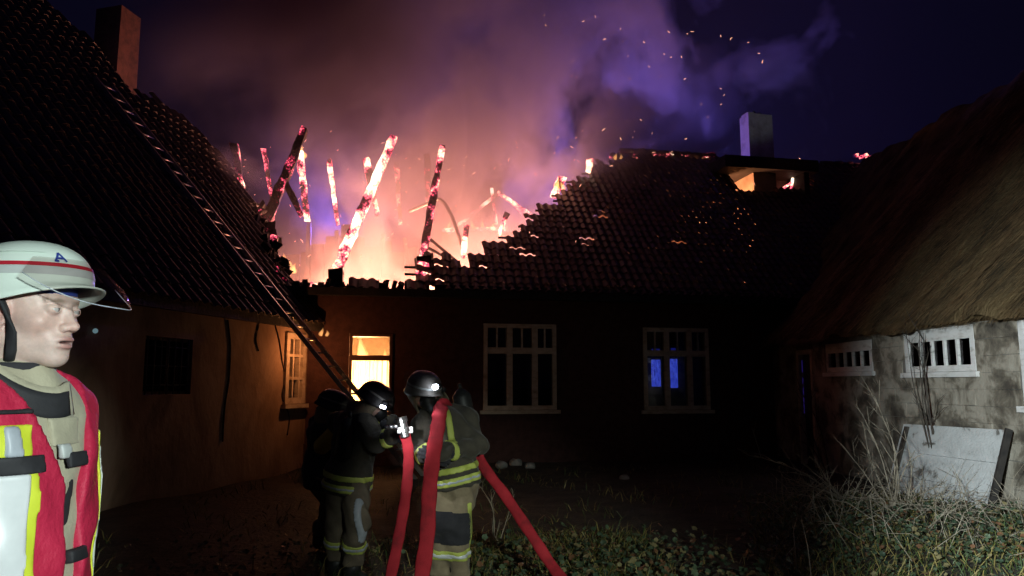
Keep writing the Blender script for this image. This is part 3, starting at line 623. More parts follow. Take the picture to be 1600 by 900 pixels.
MB().box(a.x, b.x, 0.3, 0.5, 0, a.z).build('wall', M['brick'], out)
# ------------------------------------------------------------------ fire
FIRE = (1.0, 0.36, 0.225)
def tongue(mb, base, h, r, lean=(0, 0), seed=0, n=9, rows=11):
    b0 = len(mb.v); base = Vector(base); rr = random.Random(seed); ph = rr.uniform(0, 6)
    for i in range(rows):
        t = i / (rows - 1); rad = r * (math.sin(math.pi * (0.12 + 0.88 * t) ** 0.8) * (1 - 0.35 * t) + 0.01) if t < 1 else 0.004
        c = base + Vector((lean[0] * t + 0.25 * r * math.sin(5 * t + ph), lean[1] * t + 0.2 * r * math.cos(4 * t + ph), h * t))
        for k in range(n):
            a = 2 * math.pi * k / n; q = 1 + 0.22 * math.sin(3 * a + ph + 4 * t); mb.v.append(c + Vector((rad * q * math.cos(a), rad * q * math.sin(a), 0)))
    for i in range(rows - 1):
        for k in range(n): a = b0 + i * n; mb.f.append([a + k, a + (k + 1) % n, a + n + (k + 1) % n, a + n + k])
    mb.f.append([b0 + k for k in range(n)][::-1]); mb.f.append([b0 + (rows - 1) * n + k for k in range(n)])
def fire(loc, tongues, label, energy=0, mat='flame', col=FIRE, size=0.25, dz=0.3, dy=0.0):
    loc = Vector(loc); mb = MB()
    for i, (dx, h, r) in enumerate(tongues): tongue(mb, (dx, random.uniform(-.1, .1), -0.03), h, r, (random.uniform(-.06, .1) * h * 2, 0), seed=i + int(loc.x * 100))
    o = mb.build('fire', M[mat], None, True); o.location = loc; tag(o, label, 'fire', 'flames on the burning farmhouse')
    if energy: lamp('fire_light', 'POINT', loc + Vector((0, dy, dz)), energy, col, size)
    return o
HW = lambda u, v, z: H.w(u, v, z)
fire(HW(-2.75, 2.2, 0.1), [(-.7, 1.9, .33), (-.25, 2.5, .42), (.3, 2.2, .38), (.75, 1.7, .3)], 'fire filling the room behind the bright window', 1200, 'flame_room', (1.0, 0.42, 0.16), 0.3, 1.6, -0.6)
fire(HW(-3.6, 3.2, 3.2), [(-.6, 1.1, .3), (0, 1.5, .35), (.6, 1.0, .3)], 'fire deep inside the collapsed roof at the left', 1300, 'flame_soft', FIRE, 0.3, 0.16)
fire(HW(-1.6, 4.6, 3.2), [(-.7, 1.0, .3), (0, 1.4, .34), (.7, 1.1, .3)], 'fire on the attic floor between the leaning rafters', 1450, 'flame_soft', FIRE, 0.3, 0.16)
fire(HW(0.9, 5.2, 3.2), [(-.6, 1.2, .3), (0, 1.5, .36), (.6, 1.0, .28)], 'fire on the attic floor behind the steep rafter', 1900, 'flame_soft', FIRE, 0.3, 0.16)
fire(HW(-0.6, 7.2, 3.2), [(-.5, .6, .2), (.2, .8, .25)], 'low fire at the back of the collapsed roof', 1500, 'flame_soft', FIRE, 0.3, 0.3)
fire(HW(3.3, 4.2, 3.2), [(-.5, 1.1, .3), (.1, 1.4, .34), (.6, .9, .28)], 'fire under the tiles in the closed half of the attic', 230, 'flame_soft', FIRE, 0.3, 0.9)
fire(HW(5.35, 4.3, 3.2), [(-.4, 1.2, .3), (.1, 1.6, .34)], 'fire in the attic below the dormer', 520, 'flame_soft', (1.0, 0.40, 0.16), 0.3, 1.4, -0.3)
p = P(442, 425, 14.9); fire(p, [(-.16, .34, .10), (.0, .42, .12), (.1, .3, .1), (.2, .22, .08)], 'bright fire at the broken lower corner of the left roof', 60, dy=0.3)
p = P(655, 446, 14.55); fire(p, [(-.12, .16, .06), (0, .24, .08), (.12, .14, .06)], 'small fire at the foot of the steep rafter', 12, dy=-0.1)
p = P(469, 246, 18.8); fire(p, [(0, .42, .15), (.05, .25, .12)], 'flame at the tip of the upright post', 40)
p = LW.w(0.34, -0.30, 2.40); fire(p, [(-.03, .16, .045), (.06, .12, .04)], 'small flame under the eave above the narrow window')
lamp('fire_light', 'POINT', LW.w(0.55, -0.85, 2.1), 24, (1.0, 0.36, 0.12), 0.012)
p = P(965, 247, 18.6); fire(p, [(-.05, .2, .06), (.07, .14, .05)], 'flame at the left end of the ridge')
p = P(874, 296, 17.3); fire(p, [(-.05, .34, .08), (.08, .24, .07)], 'flame on the sloping roof edge', 12)
p = P(921, 266, 17.9); fire(p, [(0, .24, .07)], 'flame just below the left end of the ridge')
p = P(518, 446, 14.7); fire(p, [(-.08, .3, .06), (.0, .16, .05)], 'flame beside the stump under the longest rafter', 8)
p = P(612, 452, 14.9)
for x, l in zip((700, 722, 738, 755, 770, 786), ('leftmost', 'second from the left', 'third from the left', 'third from the right', 'second from the right', 'rightmost')):
    p = P(x, 358, 22.4); fire(p, [(0, random.uniform(.22, .45), .07), (.12, random.uniform(.1, .25), .05)], 'flame on the beam of the far outbuilding, %s of its six' % l)
lamp('fire_light', 'POINT', P(745, 352, 21.9), 160, FIRE, 0.4)

# ------------------------------------------------------------------ smoke
class E:
    def __init__(s, t, o): s.t = t; s.o = o
    def _b(s, op, b, rev=False):
        n = s.t.nodes.new('ShaderNodeMath'); n.operation = op
        x, y = (b, s) if rev else (s, b)
        for i, q in enumerate((x, y)):
            if isinstance(q, E): s.t.links.new(q.o, n.inputs[i])
            else: n.inputs[i].default_value = q
        return E(s.t, n.outputs[0])
    def __add__(s, b): return s._b('ADD', b)
    __radd__ = __add__
    def __mul__(s, b): return s._b('MULTIPLY', b)
    __rmul__ = __mul__
    def __sub__(s, b): return s._b('SUBTRACT', b)
    def __rsub__(s, b): return s._b('SUBTRACT', b, True)
    def __truediv__(s, b): return s._b('DIVIDE', b)
    def abs(s): return s._b('ABSOLUTE', 0)
    def max(s, b): return s._b('MAXIMUM', b)
    def step(s, a, b):
        n = s.t.nodes.new('ShaderNodeMapRange'); n.interpolation_type = 'SMOOTHSTEP'; n.inputs['From Min'].default_value = a; n.inputs['From Max'].default_value = b
        s.t.links.new(s.o, n.inputs['Value']); return E(s.t, n.outputs[0])
def smoke_mat():
    m, t, out = newmat('smoke'); L = t.links.new
    tc = t.nodes.new('ShaderNodeTexCoord'); sx = t.nodes.new('ShaderNodeSeparateXYZ'); L(tc.outputs['Object'], sx.inputs[0])
    x, y, z = (E(t, sx.outputs[i]) for i in range(3))
    mp = t.nodes.new('ShaderNodeMapping'); mp.inputs['Scale'].default_value = (1, 1, 0.85); mp.inputs['Rotation'].default_value = (0, R(22), 0); L(tc.outputs['Object'], mp.inputs['Vector'])
    n1 = E(t, noise(t, 0.24, 4, 0.55, mp.outputs[0], 0.6).outputs['Fac']); n2 = E(t, noise(t, 0.95, 2, 0.55, mp.outputs[0]).outputs['Fac'])
    nn = n1 * 0.8 + n2 * 0.2
    hz = (z - 3.2).max(0.0)
    cx = -2.5 + hz * 0.46; hw = 3.9 - hz * 0.02
    left = (1.0 - (x - hz * 0.15).step(-6.0, 0.0)) * hz.step(3.2, 6.5)
    shape = 0.52 - (x - cx).abs() / hw * 0.62 - (y - 19.8).abs() * 0.11 + (nn - 0.5) * 9.0 - left * 1.8
    billow = shape.step(0.10, 0.50) * (0.35 + 0.65 * hz.step(0.3, 3.0)) * (1.0 - hz.step(7.0, 15.0) * 0.6)
    low = (1.0 - z.step(3.4, 7.2)) * (1.0 - ((x + 1.0).abs()).step(3.6, 6.0)) * (1.0 - y.step(24.0, 29.0))
    d = billow * 0.40 + left * nn.step(0.40, 0.6) * 0.30 + low * (0.2 + 0.8 * n1.step(0.3, 0.65)) * 0.055 + 0.0045
    # little smoke stands in front of the tiles and towards the yard
    d = d * (y - 0.2 * x).step(14.3, 16.6) * x.step(-9.0, -5.5)
    pv = t.nodes.new('ShaderNodeVolumePrincipled'); cr = ramp(t, [(0.0, (0.84, 0.78, 0.80)), (1.0, (0.05, 0.035, 0.035))]); L(left.o, cr.inputs['Fac']); L(cr.outputs['Color'], pv.inputs['Color']); pv.inputs['Anisotropy'].default_value = 0.0
    L(d.o, pv.inputs['Density']); L(pv.outputs[0], out.inputs['Volume']); return m
smoke = MB().box(-12, 14, 14.2, 28.5, 3.22, 17).build('smoke', smoke_mat())
tag(smoke, 'fire-lit smoke rolling up from the collapsed roof into the night', 'smoke', kind='stuff')

# sparks
mb = MB()
rs = random.Random(11)
def spark(px, py, Y, ln_, w_):
    a = P(px, py, Y); an = rs.gauss(0.9, 0.9); d = Vector((math.cos(an), rs.uniform(-.4, .4), math.sin(an))).normalized() * ln_
    mid = a + d * .5 + Vector((rs.uniform(-.2, .2), 0, rs.uniform(-.2, .2))) * ln_
    mb.tube([a, mid, a + d], [w_ * .4, w_, w_ * .4], 4)
for i in range(90): spark(rs.gauss(720, 150), rs.uniform(200, 440), rs.uniform(15.5, 19), rs.uniform(.03, .10), rs.uniform(.004, .008))
for i in range(34): spark(rs.gauss(960, 110), rs.uniform(10, 300), rs.uniform(16, 19), rs.uniform(.03, .10), rs.uniform(.004, .008))
for i in range(22): spark(rs.uniform(360, 480), rs.uniform(220, 420), rs.uniform(16, 19), rs.uniform(.02, .07), rs.uniform(.004, .008))
for i in range(16): spark(rs.uniform(1000, 1200), rs.uniform(40, 240), rs.uniform(16, 19), rs.uniform(.03, .1), .007)
tag(mb.build('sparks', emit_mat('spark', (1.0, 0.42, 0.26), 2.2)), 'orange sparks flying up through the smoke', 'sparks', kind='stuff')
# ------------------------------------------------------------------ ladder
A = LW.hit(162, 128, ln, lc + 0.10); B = LW.hit(452, 491, ln, lc + 0.10)
foot = A + (B - A) * (A.z / (A.z - B.z)); A = LW.w(A); foot = LW.w(foot); wd = (LW.m @ Vector((0, 1, 0))) * 0.21
lad = empty('ladder', loc=foot); tag(lad, 'long aluminium ladder laid up the left roof, foot behind the firefighters', 'ladder')
top = A - foot; dn = top.normalized(); up_l = dn.cross(wd).normalized()
for s in (-1, 1): MB().beam(wd * s, top + wd * s, 0.032, 0.075, 1, up=up_l).build('rail', M['alu'], lad)
nr = int(top.length / 0.29); rm = None
for i in range(1, nr + 1):
    c = dn * (i * top.length / (nr + 0.5))
    if rm is None:
        o = MB().tube([-wd * 0.96, wd * 0.96], 0.017, 8).build('rung', M['alu'], lad, True); rm = o.data
    else: o = bpy.data.objects.new('rung', rm); C.objects.link(o); o.parent = lad
    o.location = c

# ------------------------------------------------------------------ hoses
def hose(pts, label, r=0.042, flat=0.55, coup=None, up=None):
    pts = [Vector(p) for p in pts]; o0 = pts[-1]
    e = empty('fire_hose', loc=o0); tag(e, label, 'hose', 'red hoses held by the firefighters')
    cv = spline([p - o0 for p in pts], 10); MB().tube(cv, [r * (1 + 0.05 * math.sin(i * 0.9)) for i in range(len(cv))], 14, flat, up).build('hose', M['hose'], e, True)
    if coup:
        d = (cv[0] - cv[1]).normalized(); c = cv[0]
        q = MB().tube([c - d * .03, c + d * .0, c + d * .004, c + d * .03, c + d * .034, c + d * .07, c + d * .075, c + d * .11], [.036, .036, .046, .046, .034, .034, .042, .040], 14).build('coupling', M['alu'], e)
        for k in range(3):
            a = k * 2.1; MB().box(-.012, .012, -.012, .012, -.02, .02, Matrix.Translation(c + d * .02 + Vector((math.cos(a) * .05, math.sin(a) * .05, 0)))).build('lug', M['alu'], q)
    return e
YF = 5.3
hose([P(632, 676, YF), P(638, 705, YF), P(637, 745, YF), P(630, 800, YF - .05), P(619, 860, YF - .15), P(607, 920, YF - .3), G(600, 985) + Vector((0, 0, .04))], 'red hose with bright metal coupling, leftmost of the three hoses', 0.038, 0.32, True, up=(0, 1, 0))
hose([P(700, 640, 5.70), P(692, 633, 5.52), P(687, 645, 5.38), P(684, 668, 5.32), P(677, 710, 5.22), P(671, 770, 5.2), P(667, 840, 5.15), P(657, 915, 5.0), G(650, 985) + Vector((0, 0, .04))], 'red hose hanging in front of the right firefighter, middle of the three', 0.052, 0.30, up=(0, 1, 0))
hose([P(722, 640, 5.9), P(738, 672, 5.88), P(752, 722, 5.75), P(790, 775, 5.6), P(832, 838, 5.45), P(872, 897, 5.35), G(940, 985) + Vector((0, 0, .04))], 'red hose slanting down to the right behind the right firefighter', 0.040, 0.45, up=(0, 1, 0))

# ------------------------------------------------------------------ leaning board (old door) against the stable
bd = empty('old_door', loc=(0, 0, 0))
c00 = G(1436, 778); cw = ST.w(-0.75, 0, 0)
bo = ST.w(-0.95, -4.35, 0.03); bo2 = ST.w(-0.95, -5.75, 0.03)
q_tl = P(1413, 662, 10.65); q_tr = P(1576, 672, 8.62); q_br = P(1561, 812, 8.35); q_bl = P(1432, 790, 9.9)
ux = (q_tr - q_tl); Lx = ux.length; ux.normalize(); uz = (q_tl - q_bl); nz = ux.cross(uz).normalized(); uz = nz.cross(ux).normalized(); Hz = ((q_tl - q_bl).dot(uz) + (q_tr - q_br).dot(uz)) / 2
org = q_tl - uz * Hz
bd.matrix_world = Matrix((( ux.x, nz.x, uz.x, org.x), (ux.y, nz.y, uz.y, org.y), (ux.z, nz.z, uz.z, org.z), (0, 0, 0, 1)))
tag(bd, 'old white door with peeling paint leaning by the stable wall', 'door')
nb_ = [0, 0.30, 0.62, 1.0]
for k in range(3):
    z0 = Hz * nb_[k] + 0.004; z1 = Hz * nb_[k + 1] - 0.004
    MB().box(0, Lx, -0.02, 0.02 - 0.004 * k, z0, z1, j=0.004).build('plank', M['board'], bd)
MB().box(Lx + .001, Lx + 0.03, -0.03, 0.05, -0.01, Hz + 0.01).build('dark_edge', M['iron'], bd)  # black strip stands for the board's dark edge and the shadow beside it
MB().box(0.1, 0.18, 0.022, 0.05, 0.05, Hz - 0.05).build('batten', M['bark'], bd)

# ------------------------------------------------------------------ shrubs, brush and weeds
def branchy(name, label, cat, base, stems, mat, group=None):
    e = MB(); base = Vector(base); rr = random.Random(int(base.x * 91 + base.y * 37))
    for tx, ty, tz, r, nbr in stems:
        d = Vector((tx, ty, tz)); p0 = Vector((rr.uniform(-.08, .08), rr.uniform(-.08, .08), -0.03)); mid = p0 + d * .5 + Vector((rr.uniform(-.12, .12), rr.uniform(-.12, .12), rr.uniform(0, .1))) * d.length
        cv = spline([p0, mid, p0 + d], 7); n = len(cv); e.tube(cv, [r * (1 - 0.75 * i / n) for i in range(n)], 5)
        for k in range(nbr):
            i = rr.randint(3, n - 2); q = cv[i]; dd = ((cv[i + 1] - cv[i]).normalized() + Vector((rr.uniform(-1, 1), rr.uniform(-1, 1), rr.uniform(-.4, .8))) * .9).normalized() * d.length * rr.uniform(.15, .4)
            e.tube([q, q + dd * .5 + Vector((0, 0, rr.uniform(-.03, .03))), q + dd], [r * .45, r * .35, r * .15], 4)
            for k2 in range(2):
                q2 = q + dd * rr.uniform(.4, .9); d2 = (dd.normalized() + Vector((rr.uniform(-1, 1), rr.uniform(-1, 1), rr.uniform(-.5, .8)))).normalized() * dd.length * .5
                e.tube([q2, q2 + d2], [r * .28, r * .1], 3)
    o = e.build(name, mat, None, True); o.location = base; tag(o, label, cat, group); return o
rr = random.Random(5)
b = G(1400, 812)
branchy('dead_bush', 'pale bare bush with arching twigs in front of the old door', 'bush', (b.x, b.y, .1), [(-.25, .1, 1.0, .010, 5), (-.12, 0, 1.25, .011, 5), (.05, .05, 1.05, .010, 5), (.3, -.1, .7, .010, 4), (.55, -.1, .35, .009, 4), (-.45, .1, .75, .009, 4), (-.15, -.1, .8, .009, 4), (.15, .2, .9, .008, 4), (-.35, -.1, 1.1, .009, 5)], M['twig'])
b = G(1330, 800); branchy('brush_pile', 'tangle of cut dry brush lying left of the pale bush', 'brush', (b.x, b.y, .12), [(-1.0, .25, .55, .012, 8), (-.75, .1, .3, .009, 7), (-.4, .3, .45, .009, 7), (.3, .2, .35, .009, 6), (-.55, -.2, .2, .009, 7), (.45, -.1, .25, .009, 6), (-.85, 0, .15, .008, 7), (.1, -.3, .3, .008, 6), (-.2, .3, .5, .008, 8), (.6, .15, .15, .008, 6)], M['twig'])
b = G(1440, 815); branchy('brush_pile', 'dry stalks lying flat on the ivy below the pale bush', 'brush', (b.x, b.y, .15), [(-.7, -.3, .1, .007, 6), (.5, -.4, .08, .007, 6), (-.3, -.6, .12, .007, 6), (.7, .1, .2, .007, 5), (-.9, -.1, .16, .007, 6), (.2, -.7, .05, .006, 5)], M['twig'])
b = G(773, 858); branchy('dry_weed', 'small dry branching weed lit beside the right firefighter', 'weed', (b.x, b.y, .02), [(-.12, 0, .58, .007, 4), (.02, 0, .42, .006, 3), (.16, 0, .5, .006, 3), (.05, -.1, .3, .005, 4), (-.1, .05, .28, .005, 4)], M['twig'])
b = ST.w(-.22, -4.55, 0.0); branchy('bare_climber', 'dark bare climber stems growing up the stable wall past the larger window', 'climber', (b.x, b.y, .6), [(-.02, -.28 + .35, 1.62, .016, 3), (.02, .22 + .1, 1.7, .014, 3), (-.02, .02, 1.2, .012, 4), (.0, .4, 1.5, .01, 3)], M['bark'])
b = G(1300, 735); branchy('bare_shrub', 'dark leafless shrub against the stable below the smaller window', 'shrub', (b.x, b.y, 0), [(rr.uniform(-.5, .5), rr.uniform(-.3, .3), rr.uniform(.7, 1.5), .012, 7) for i in range(9)], M['bark'])

mb = MB(); rr = random.Random(77)
for i in range(520):
    x = rr.gauss(4.3, 1.5); y = rr.gauss(8.2, 1.1)
    if y > 10.4 or x < 1.9 + (y - 5) * .3: continue
    L_ = rr.uniform(.2, .75); an = rr.uniform(0, 6.28); el = rr.uniform(.05, 1.2); d = Vector((math.cos(an) * math.cos(el), math.sin(an) * math.cos(el), math.sin(el))) * L_
    p = Vector((x, y, ground_h(x, y) + rr.uniform(0, .12))); mb.tube([p, p + d * .5 + Vector((rr.uniform(-.05, .05), rr.uniform(-.05, .05), .05)), p + d + Vector((0, 0, -.08 * L_))], [.004, .003, .0015], 4)
tag(mb.build('dry_stalks', M['twig'], None, True), 'dry pale stalks and fallen twigs strewn over the ivy', 'stalks', kind='stuff')
def scatter(name, label, cat, items, mat):
    v = []; f = []; cols = []
    for pts, fs, col in items:
        n = len(v); v += pts; f += [[n + i for i in q] for q in fs]; cols += [col] * len(fs)
    o = mesh(name, v, f, mat); a = o.data.color_attributes.new('Col', 'FLOAT_COLOR', 'CORNER'); k = 0
    arr = np.zeros((len(o.data.loops), 4), np.float32); arr[:, 3] = 1; ls = [len(p.vertices) for p in o.data.polygons]
    arr[:, :3] = np.repeat(np.array(cols, np.float32), ls, axis=0); a.data.foreach_set('color', arr.ravel()); tag(o, label, cat, kind='stuff'); return o
def leaf_item(p, s, rr):
    n = Vector((rr.gauss(0, .55), rr.gauss(-.25, .55), 1)).normalized(); t = n.cross(Vector((rr.uniform(-1, 1), rr.uniform(-1, 1), .1))).normalized(); b = n.cross(t)
    sh = [(-.05, 0, 0), (.12, .42, .05), (.42, .38, .1), (.55, .62, .02), (1.0, 0, -.12), (.55, -.62, .02), (.42, -.38, .1), (.12, -.42, .05)]
    pts = [p + t * (x * s) + b * (y * s) + n * (z * s) for x, y, z in sh] + [p + t * (.35 * s) - n * (.04 * s)]
    fs = [(8, i, (i + 1) % 8) for i in range(8)]
    g = rr.random(); c = (0.035 + .05 * g, .06 + .06 * g, .035 + .03 * g) if rr.random() > .3 else ((.2, .17, .08) if rr.random() < .6 else (.16, .08, .04)); return pts, fs, c
def ivy_density(x, y):
    d1 = math.exp(-(((x - 4.6) / 2.6) ** 2 + ((y - 7.6) / 1.9) ** 2)); return d1
rr = random.Random(21); items = []; blades = []
while len(items) < 8500:
    x = rr.uniform(1.4, 8.5); y = rr.uniform(4.6, 10.5); e = ivy_density(x, y)
    if y < 11 - 0.2 * x and x > 1.75 + (y - 5.0) * 0.26 + rr.uniform(-.25, .25) and rr.random() < e + .1:
        h = ground_h(x, y) + rr.random() ** 1.6 * (.03 + .17 * e); items.append(leaf_item(Vector((x, y, h)), rr.uniform(.018, .05), rr))
while len(items) < 11500:
    x = rr.gauss(0.75, .75); y = rr.uniform(4.8, 7.4)
    if x > -0.35 and x < 2.4 and rr.random() < (1.1 - (y - 5) * .35): items.append(leaf_item(Vector((x, y, ground_h(x, y) + rr.random() ** 2 * .16)), rr.uniform(.025, .06), rr))
for i in range(900):
    x = rr.gauss(-1.6, 1.2); y = rr.uniform(5.0, 7.5); items.append(leaf_item(Vector((x, y, ground_h(x, y) + rr.random() ** 2 * .08)), rr.uniform(.02, .05), rr))
scatter('ivy', 'low ivy and weeds covering the ground in the lit foreground', 'ivy', items, M['leaf'])
for i in range(13000):
    if i % 3: x = rr.uniform(1.6, 8.0); y = rr.uniform(4.7, 10.0)
    else: x = rr.gauss(.7, 1.0); y = rr.uniform(4.8, 7.6)
    if x > 1.3 and x < 1.7 + (y - 5) * .26 and y > 5.6: continue
    p = Vector((x, y, ground_h(x, y) - .01)); L_ = rr.uniform(.05, .26); d = Vector((rr.gauss(0, .6), rr.gauss(0, .6), 1)).normalized() * L_; w_ = Vector((rr.uniform(-1, 1), rr.uniform(-1, 1), 0)).normalized() * .004
    bend = Vector((d.x, d.y, -.25 * L_)) * .7
    g = rr.random(); c = (.05 + .05 * g, .08 + .06 * g, .025) if g < .5 else (.16 + .1 * g, .13 + .08 * g, .06)
    blades.append(([p - w_, p + w_, p + d * .6 + w_ * .7, p + d * .6 - w_ * .7, p + d + bend], [(0, 1, 2, 3), (3, 2, 4)], c))
for i in range(3800):
    x = rr.uniform(-4.2, 5.0); y = rr.uniform(6.2, 13.8); cl_ = math.sin(x * 2.1 + 1) * math.sin(y * 1.7) + .6 * math.sin(x * 5.3 + y * 3.1)
    if cl_ < .15: continue
    p = Vector((x, y, ground_h(x, y) - .01)); L_ = rr.uniform(.05, .22); d = Vector((rr.gauss(0, .6), rr.gauss(0, .6), 1)).normalized() * L_; w_ = Vector((rr.uniform(-1, 1), rr.uniform(-1, 1), 0)).normalized() * .006
    g = rr.random(); c = (.04 + .05 * g, .06 + .05 * g, .025) if g < .6 else (.13 + .08 * g, .11 + .06 * g, .05)
    blades.append(([p - w_, p + w_, p + d * .6 + w_ * .7, p + d * .6 - w_ * .7, p + d + Vector((d.x, d.y, -.25 * L_)) * .7], [(0, 1, 2, 3), (3, 2, 4)], c))
scatter('grass', 'rough grass and dry stalks among the ivy', 'grass', blades, M['leaf'])

# pale stones in front of the house
for k, (x, y, s, l) in enumerate(((784, 725, .10, 'left pale stone of the row lying below the six-pane window'), (806, 722, .11, 'middle pale stone of the row lying below the six-pane window'), (828, 726, .09, 'right pale stone of the row lying below the six-pane window'), (976, 744, .07, 'small pale stone lying alone in the dark yard'), (397, 728, .16, 'flat pale slab at the foot of the plaster wall'))):
    p = G(x, y + 6); bm = bmesh.new(); bmesh.ops.create_icosphere(bm, subdivisions=2, radius=s)
    for v in bm.verts: v.co = Vector((v.co.x * 1.2, v.co.y, v.co.z * .75)) * (1 + .16 * math.sin(v.co.x * 40 + k) * math.cos(v.co.y * 33 + v.co.z * 25))
    me = bpy.data.meshes.new('stone'); bm.to_mesh(me); bm.free(); me.materials.append(M['stone']); o = link(bpy.data.objects.new('stone', me)); o.location = (p.x, p.y, s * .5); tag(o, l, 'stone', 'stones in the yard')

p = LW.hit(149, 517, (1, 0, 0), 0.05); bm = bmesh.new(); bmesh.ops.create_icosphere(bm, subdivisions=2, radius=0.03); me = bpy.data.meshes.new('wall_glint'); bm.to_mesh(me); bm.free(); me.materials.append(emit_mat('glint_glow', (0.45, 0.75, 0.85), 0.22))  # small glowing ball added to imitate the glint of a distant lamp
o = link(bpy.data.objects.new('wall_glint', me)); o.location = LW.w(p); tag(o, 'tiny glowing speck for a pale blue glint on the dark plaster wall beside the officer', 'lamp')
# ------------------------------------------------------------------ people: smooth distance fields turned into continuous meshes
def V3(a): return np.array(a, float)
def s_rc(p, a, b, ra, rb):
    a = V3(a); b = V3(b); ab = b - a; t = np.clip(((p - a) @ ab) / (ab @ ab), 0, 1)
    return np.linalg.norm(p - a - t[..., None] * ab, axis=-1) - (ra + (rb - ra) * t)
def s_el(p, c, r, rot=None):
    q = p - V3(c)
    if rot is not None: q = q @ np.array(rot)
    r = V3(r); k0 = np.linalg.norm(q / r, axis=-1); k1 = np.linalg.norm(q / (r * r), axis=-1) + 1e-9; return k0 * (k0 - 1) / k1
def smin(a, b, k):
    h = np.clip(0.5 + 0.5 * (b - a) / k, 0, 1); return b + (a - b) * h - k * h * (1 - h)
def smax(a, b, k): return -smin(-a, -b, k)
def grid(lo, hi, h):
    ax = [np.arange(lo[i], hi[i] + h, h) for i in range(3)]; X = np.stack(np.meshgrid(*ax, indexing='ij'), -1); return X
def nets(f, lo, h):
    s = f < 0; n = np.array(f.shape) - 1
    acc = np.zeros((*n, 3)); cnt = np.zeros(n)
    cor = [(i, j, k) for i in (0, 1) for j in (0, 1) for k in (0, 1)]
    sl = lambda c: tuple(slice(c[i], c[i] + n[i]) for i in range(3))
    for a in cor:
        for ax in range(3):
            if a[ax] == 0:
                b = list(a); b[ax] = 1; fa = f[sl(a)]; fb = f[sl(b)]; cr = (fa < 0) != (fb < 0)
                t = np.where(cr, fa / np.where(cr, fa - fb, 1), 0)
                for d in range(3): acc[..., d] += cr * (a[d] + (t if d == ax else 0))
                cnt += cr
    m = cnt > 0; idx = -np.ones(n, int); idx[m] = np.arange(m.sum())
    ii = np.argwhere(m); v = V3(lo) + h * (ii + acc[m] / cnt[m][:, None]); fs = []
    for ax in range(3):
        a0 = [slice(None)] * 3; a1 = [slice(None)] * 3; a0[ax] = slice(0, -1); a1[ax] = slice(1, None)
        sa = s[tuple(a0)]; sb = s[tuple(a1)]; cr = np.argwhere(sa != sb); u, w = [(1, 2), (2, 0), (0, 1)][ax]
        cr = cr[(cr[:, u] > 0) & (cr[:, w] > 0) & (cr[:, u] < n[u]) & (cr[:, w] < n[w])]
        if not len(cr): continue
        def cell(du, dw): c = cr.copy(); c[:, u] += du; c[:, w] += dw; return idx[c[:, 0], c[:, 1], c[:, 2]]
        q = np.stack([cell(-1, -1), cell(0, -1), cell(0, 0), cell(-1, 0)], 1); inside = sa[tuple(cr.T)]
        q[~inside] = q[~inside][:, ::-1]; fs.append(q)
    return v, np.concatenate(fs)
def field(fn, lo, hi, h, k=4):
    # coarse pass first, then only the cells near the surface in full
    lo = V3(lo); hi = V3(hi); n = np.ceil((hi - lo) / (h * k)).astype(int) + 1
    ax = [lo[i] + np.arange(n[i] + 1) * h * k for i in range(3)]; fc = fn(np.stack(np.meshgrid(*ax, indexing='ij'), -1))
    c = lambda a, b, d: fc[a:a + n[0], b:b + n[1], d:d + n[2]]
    st = np.stack([c(a, b, d) for a in (0, 1) for b in (0, 1) for d in (0, 1)]); act = np.abs(st).min(0) < h * k * 1.9
    full = np.repeat(np.repeat(np.repeat(np.where(st[0] < 0, -1.0, 1.0), k, 0), k, 1), k, 2); am = np.repeat(np.repeat(np.repeat(act, k, 0), k, 1), k, 2)
    ii = np.argwhere(am); full[am] = fn(lo + ii * h); return full
def sdf_mesh(name, fn, lo, hi, h, mat, parent, colfn=None):
    v, q = nets(field(fn, lo, hi, h), lo, h)
    me = bpy.data.meshes.new(name); me.from_pydata(v.tolist(), [], q.tolist()); me.update(); me.materials.append(mat); me.polygons.foreach_set('use_smooth', [True] * len(me.polygons))
    if colfn is not None:
        c = np.ones((len(v), 4), np.float32); c[:, :3] = colfn(v); a = me.color_attributes.new('Col', 'FLOAT_COLOR', 'POINT'); a.data.foreach_set('color', c.ravel())
    return link(bpy.data.objects.new(name, me), parent)
def wob(p, s=1.0, a=0.006):
    x, y, z = p[..., 0] * s, p[..., 1] * s, p[..., 2] * s
    return a * (np.sin(x * 31 + 3 * np.sin(z * 17)) * np.sin(y * 27 + 2) + 0.7 * np.sin(z * 43 + 4 * np.sin(x * 13 + y * 19)) + 0.5 * np.sin(x * 67 + z * 53) * np.sin(y * 61))
def bounds(pts, pad): p = np.array(pts); return p.min(0) - pad, p.max(0) + pad

M['skin'] = vcol_mat('skin', 0.5, 0.25, 220, 0.35, 0.0012, sss=0.12, mottle=True)
M['skin_plain'] = pmat('skin_plain', [(0.3, (0.50, 0.30, 0.22)), (0.7, (0.60, 0.38, 0.29))], 8, 0.55, 0.1, 90)
M['cloth_dark'] = pmat('dark_navy_aramid', [(0.3, (0.012, 0.012, 0.016)), (0.7, (0.035, 0.034, 0.04))], 7, 0.85, 0.5, 60, bdist=0.006, sheen=0.1)
M['cloth_khaki'] = pmat('dark_khaki_aramid', [(0.3, (0.028, 0.025, 0.02)), (0.55, (0.06, 0.052, 0.038)), (0.75, (0.04, 0.036, 0.028))], 5, 0.85, 0.6, 40, bdist=0.01, sheen=0.1)
M['cloth_beige'] = pmat('beige_aramid', [(0.3, (0.15, 0.115, 0.07)), (0.55, (0.25, 0.20, 0.125)), (0.75, (0.20, 0.155, 0.10))], 6, 0.85, 0.5, 70, bdist=0.006, sheen=0.1)
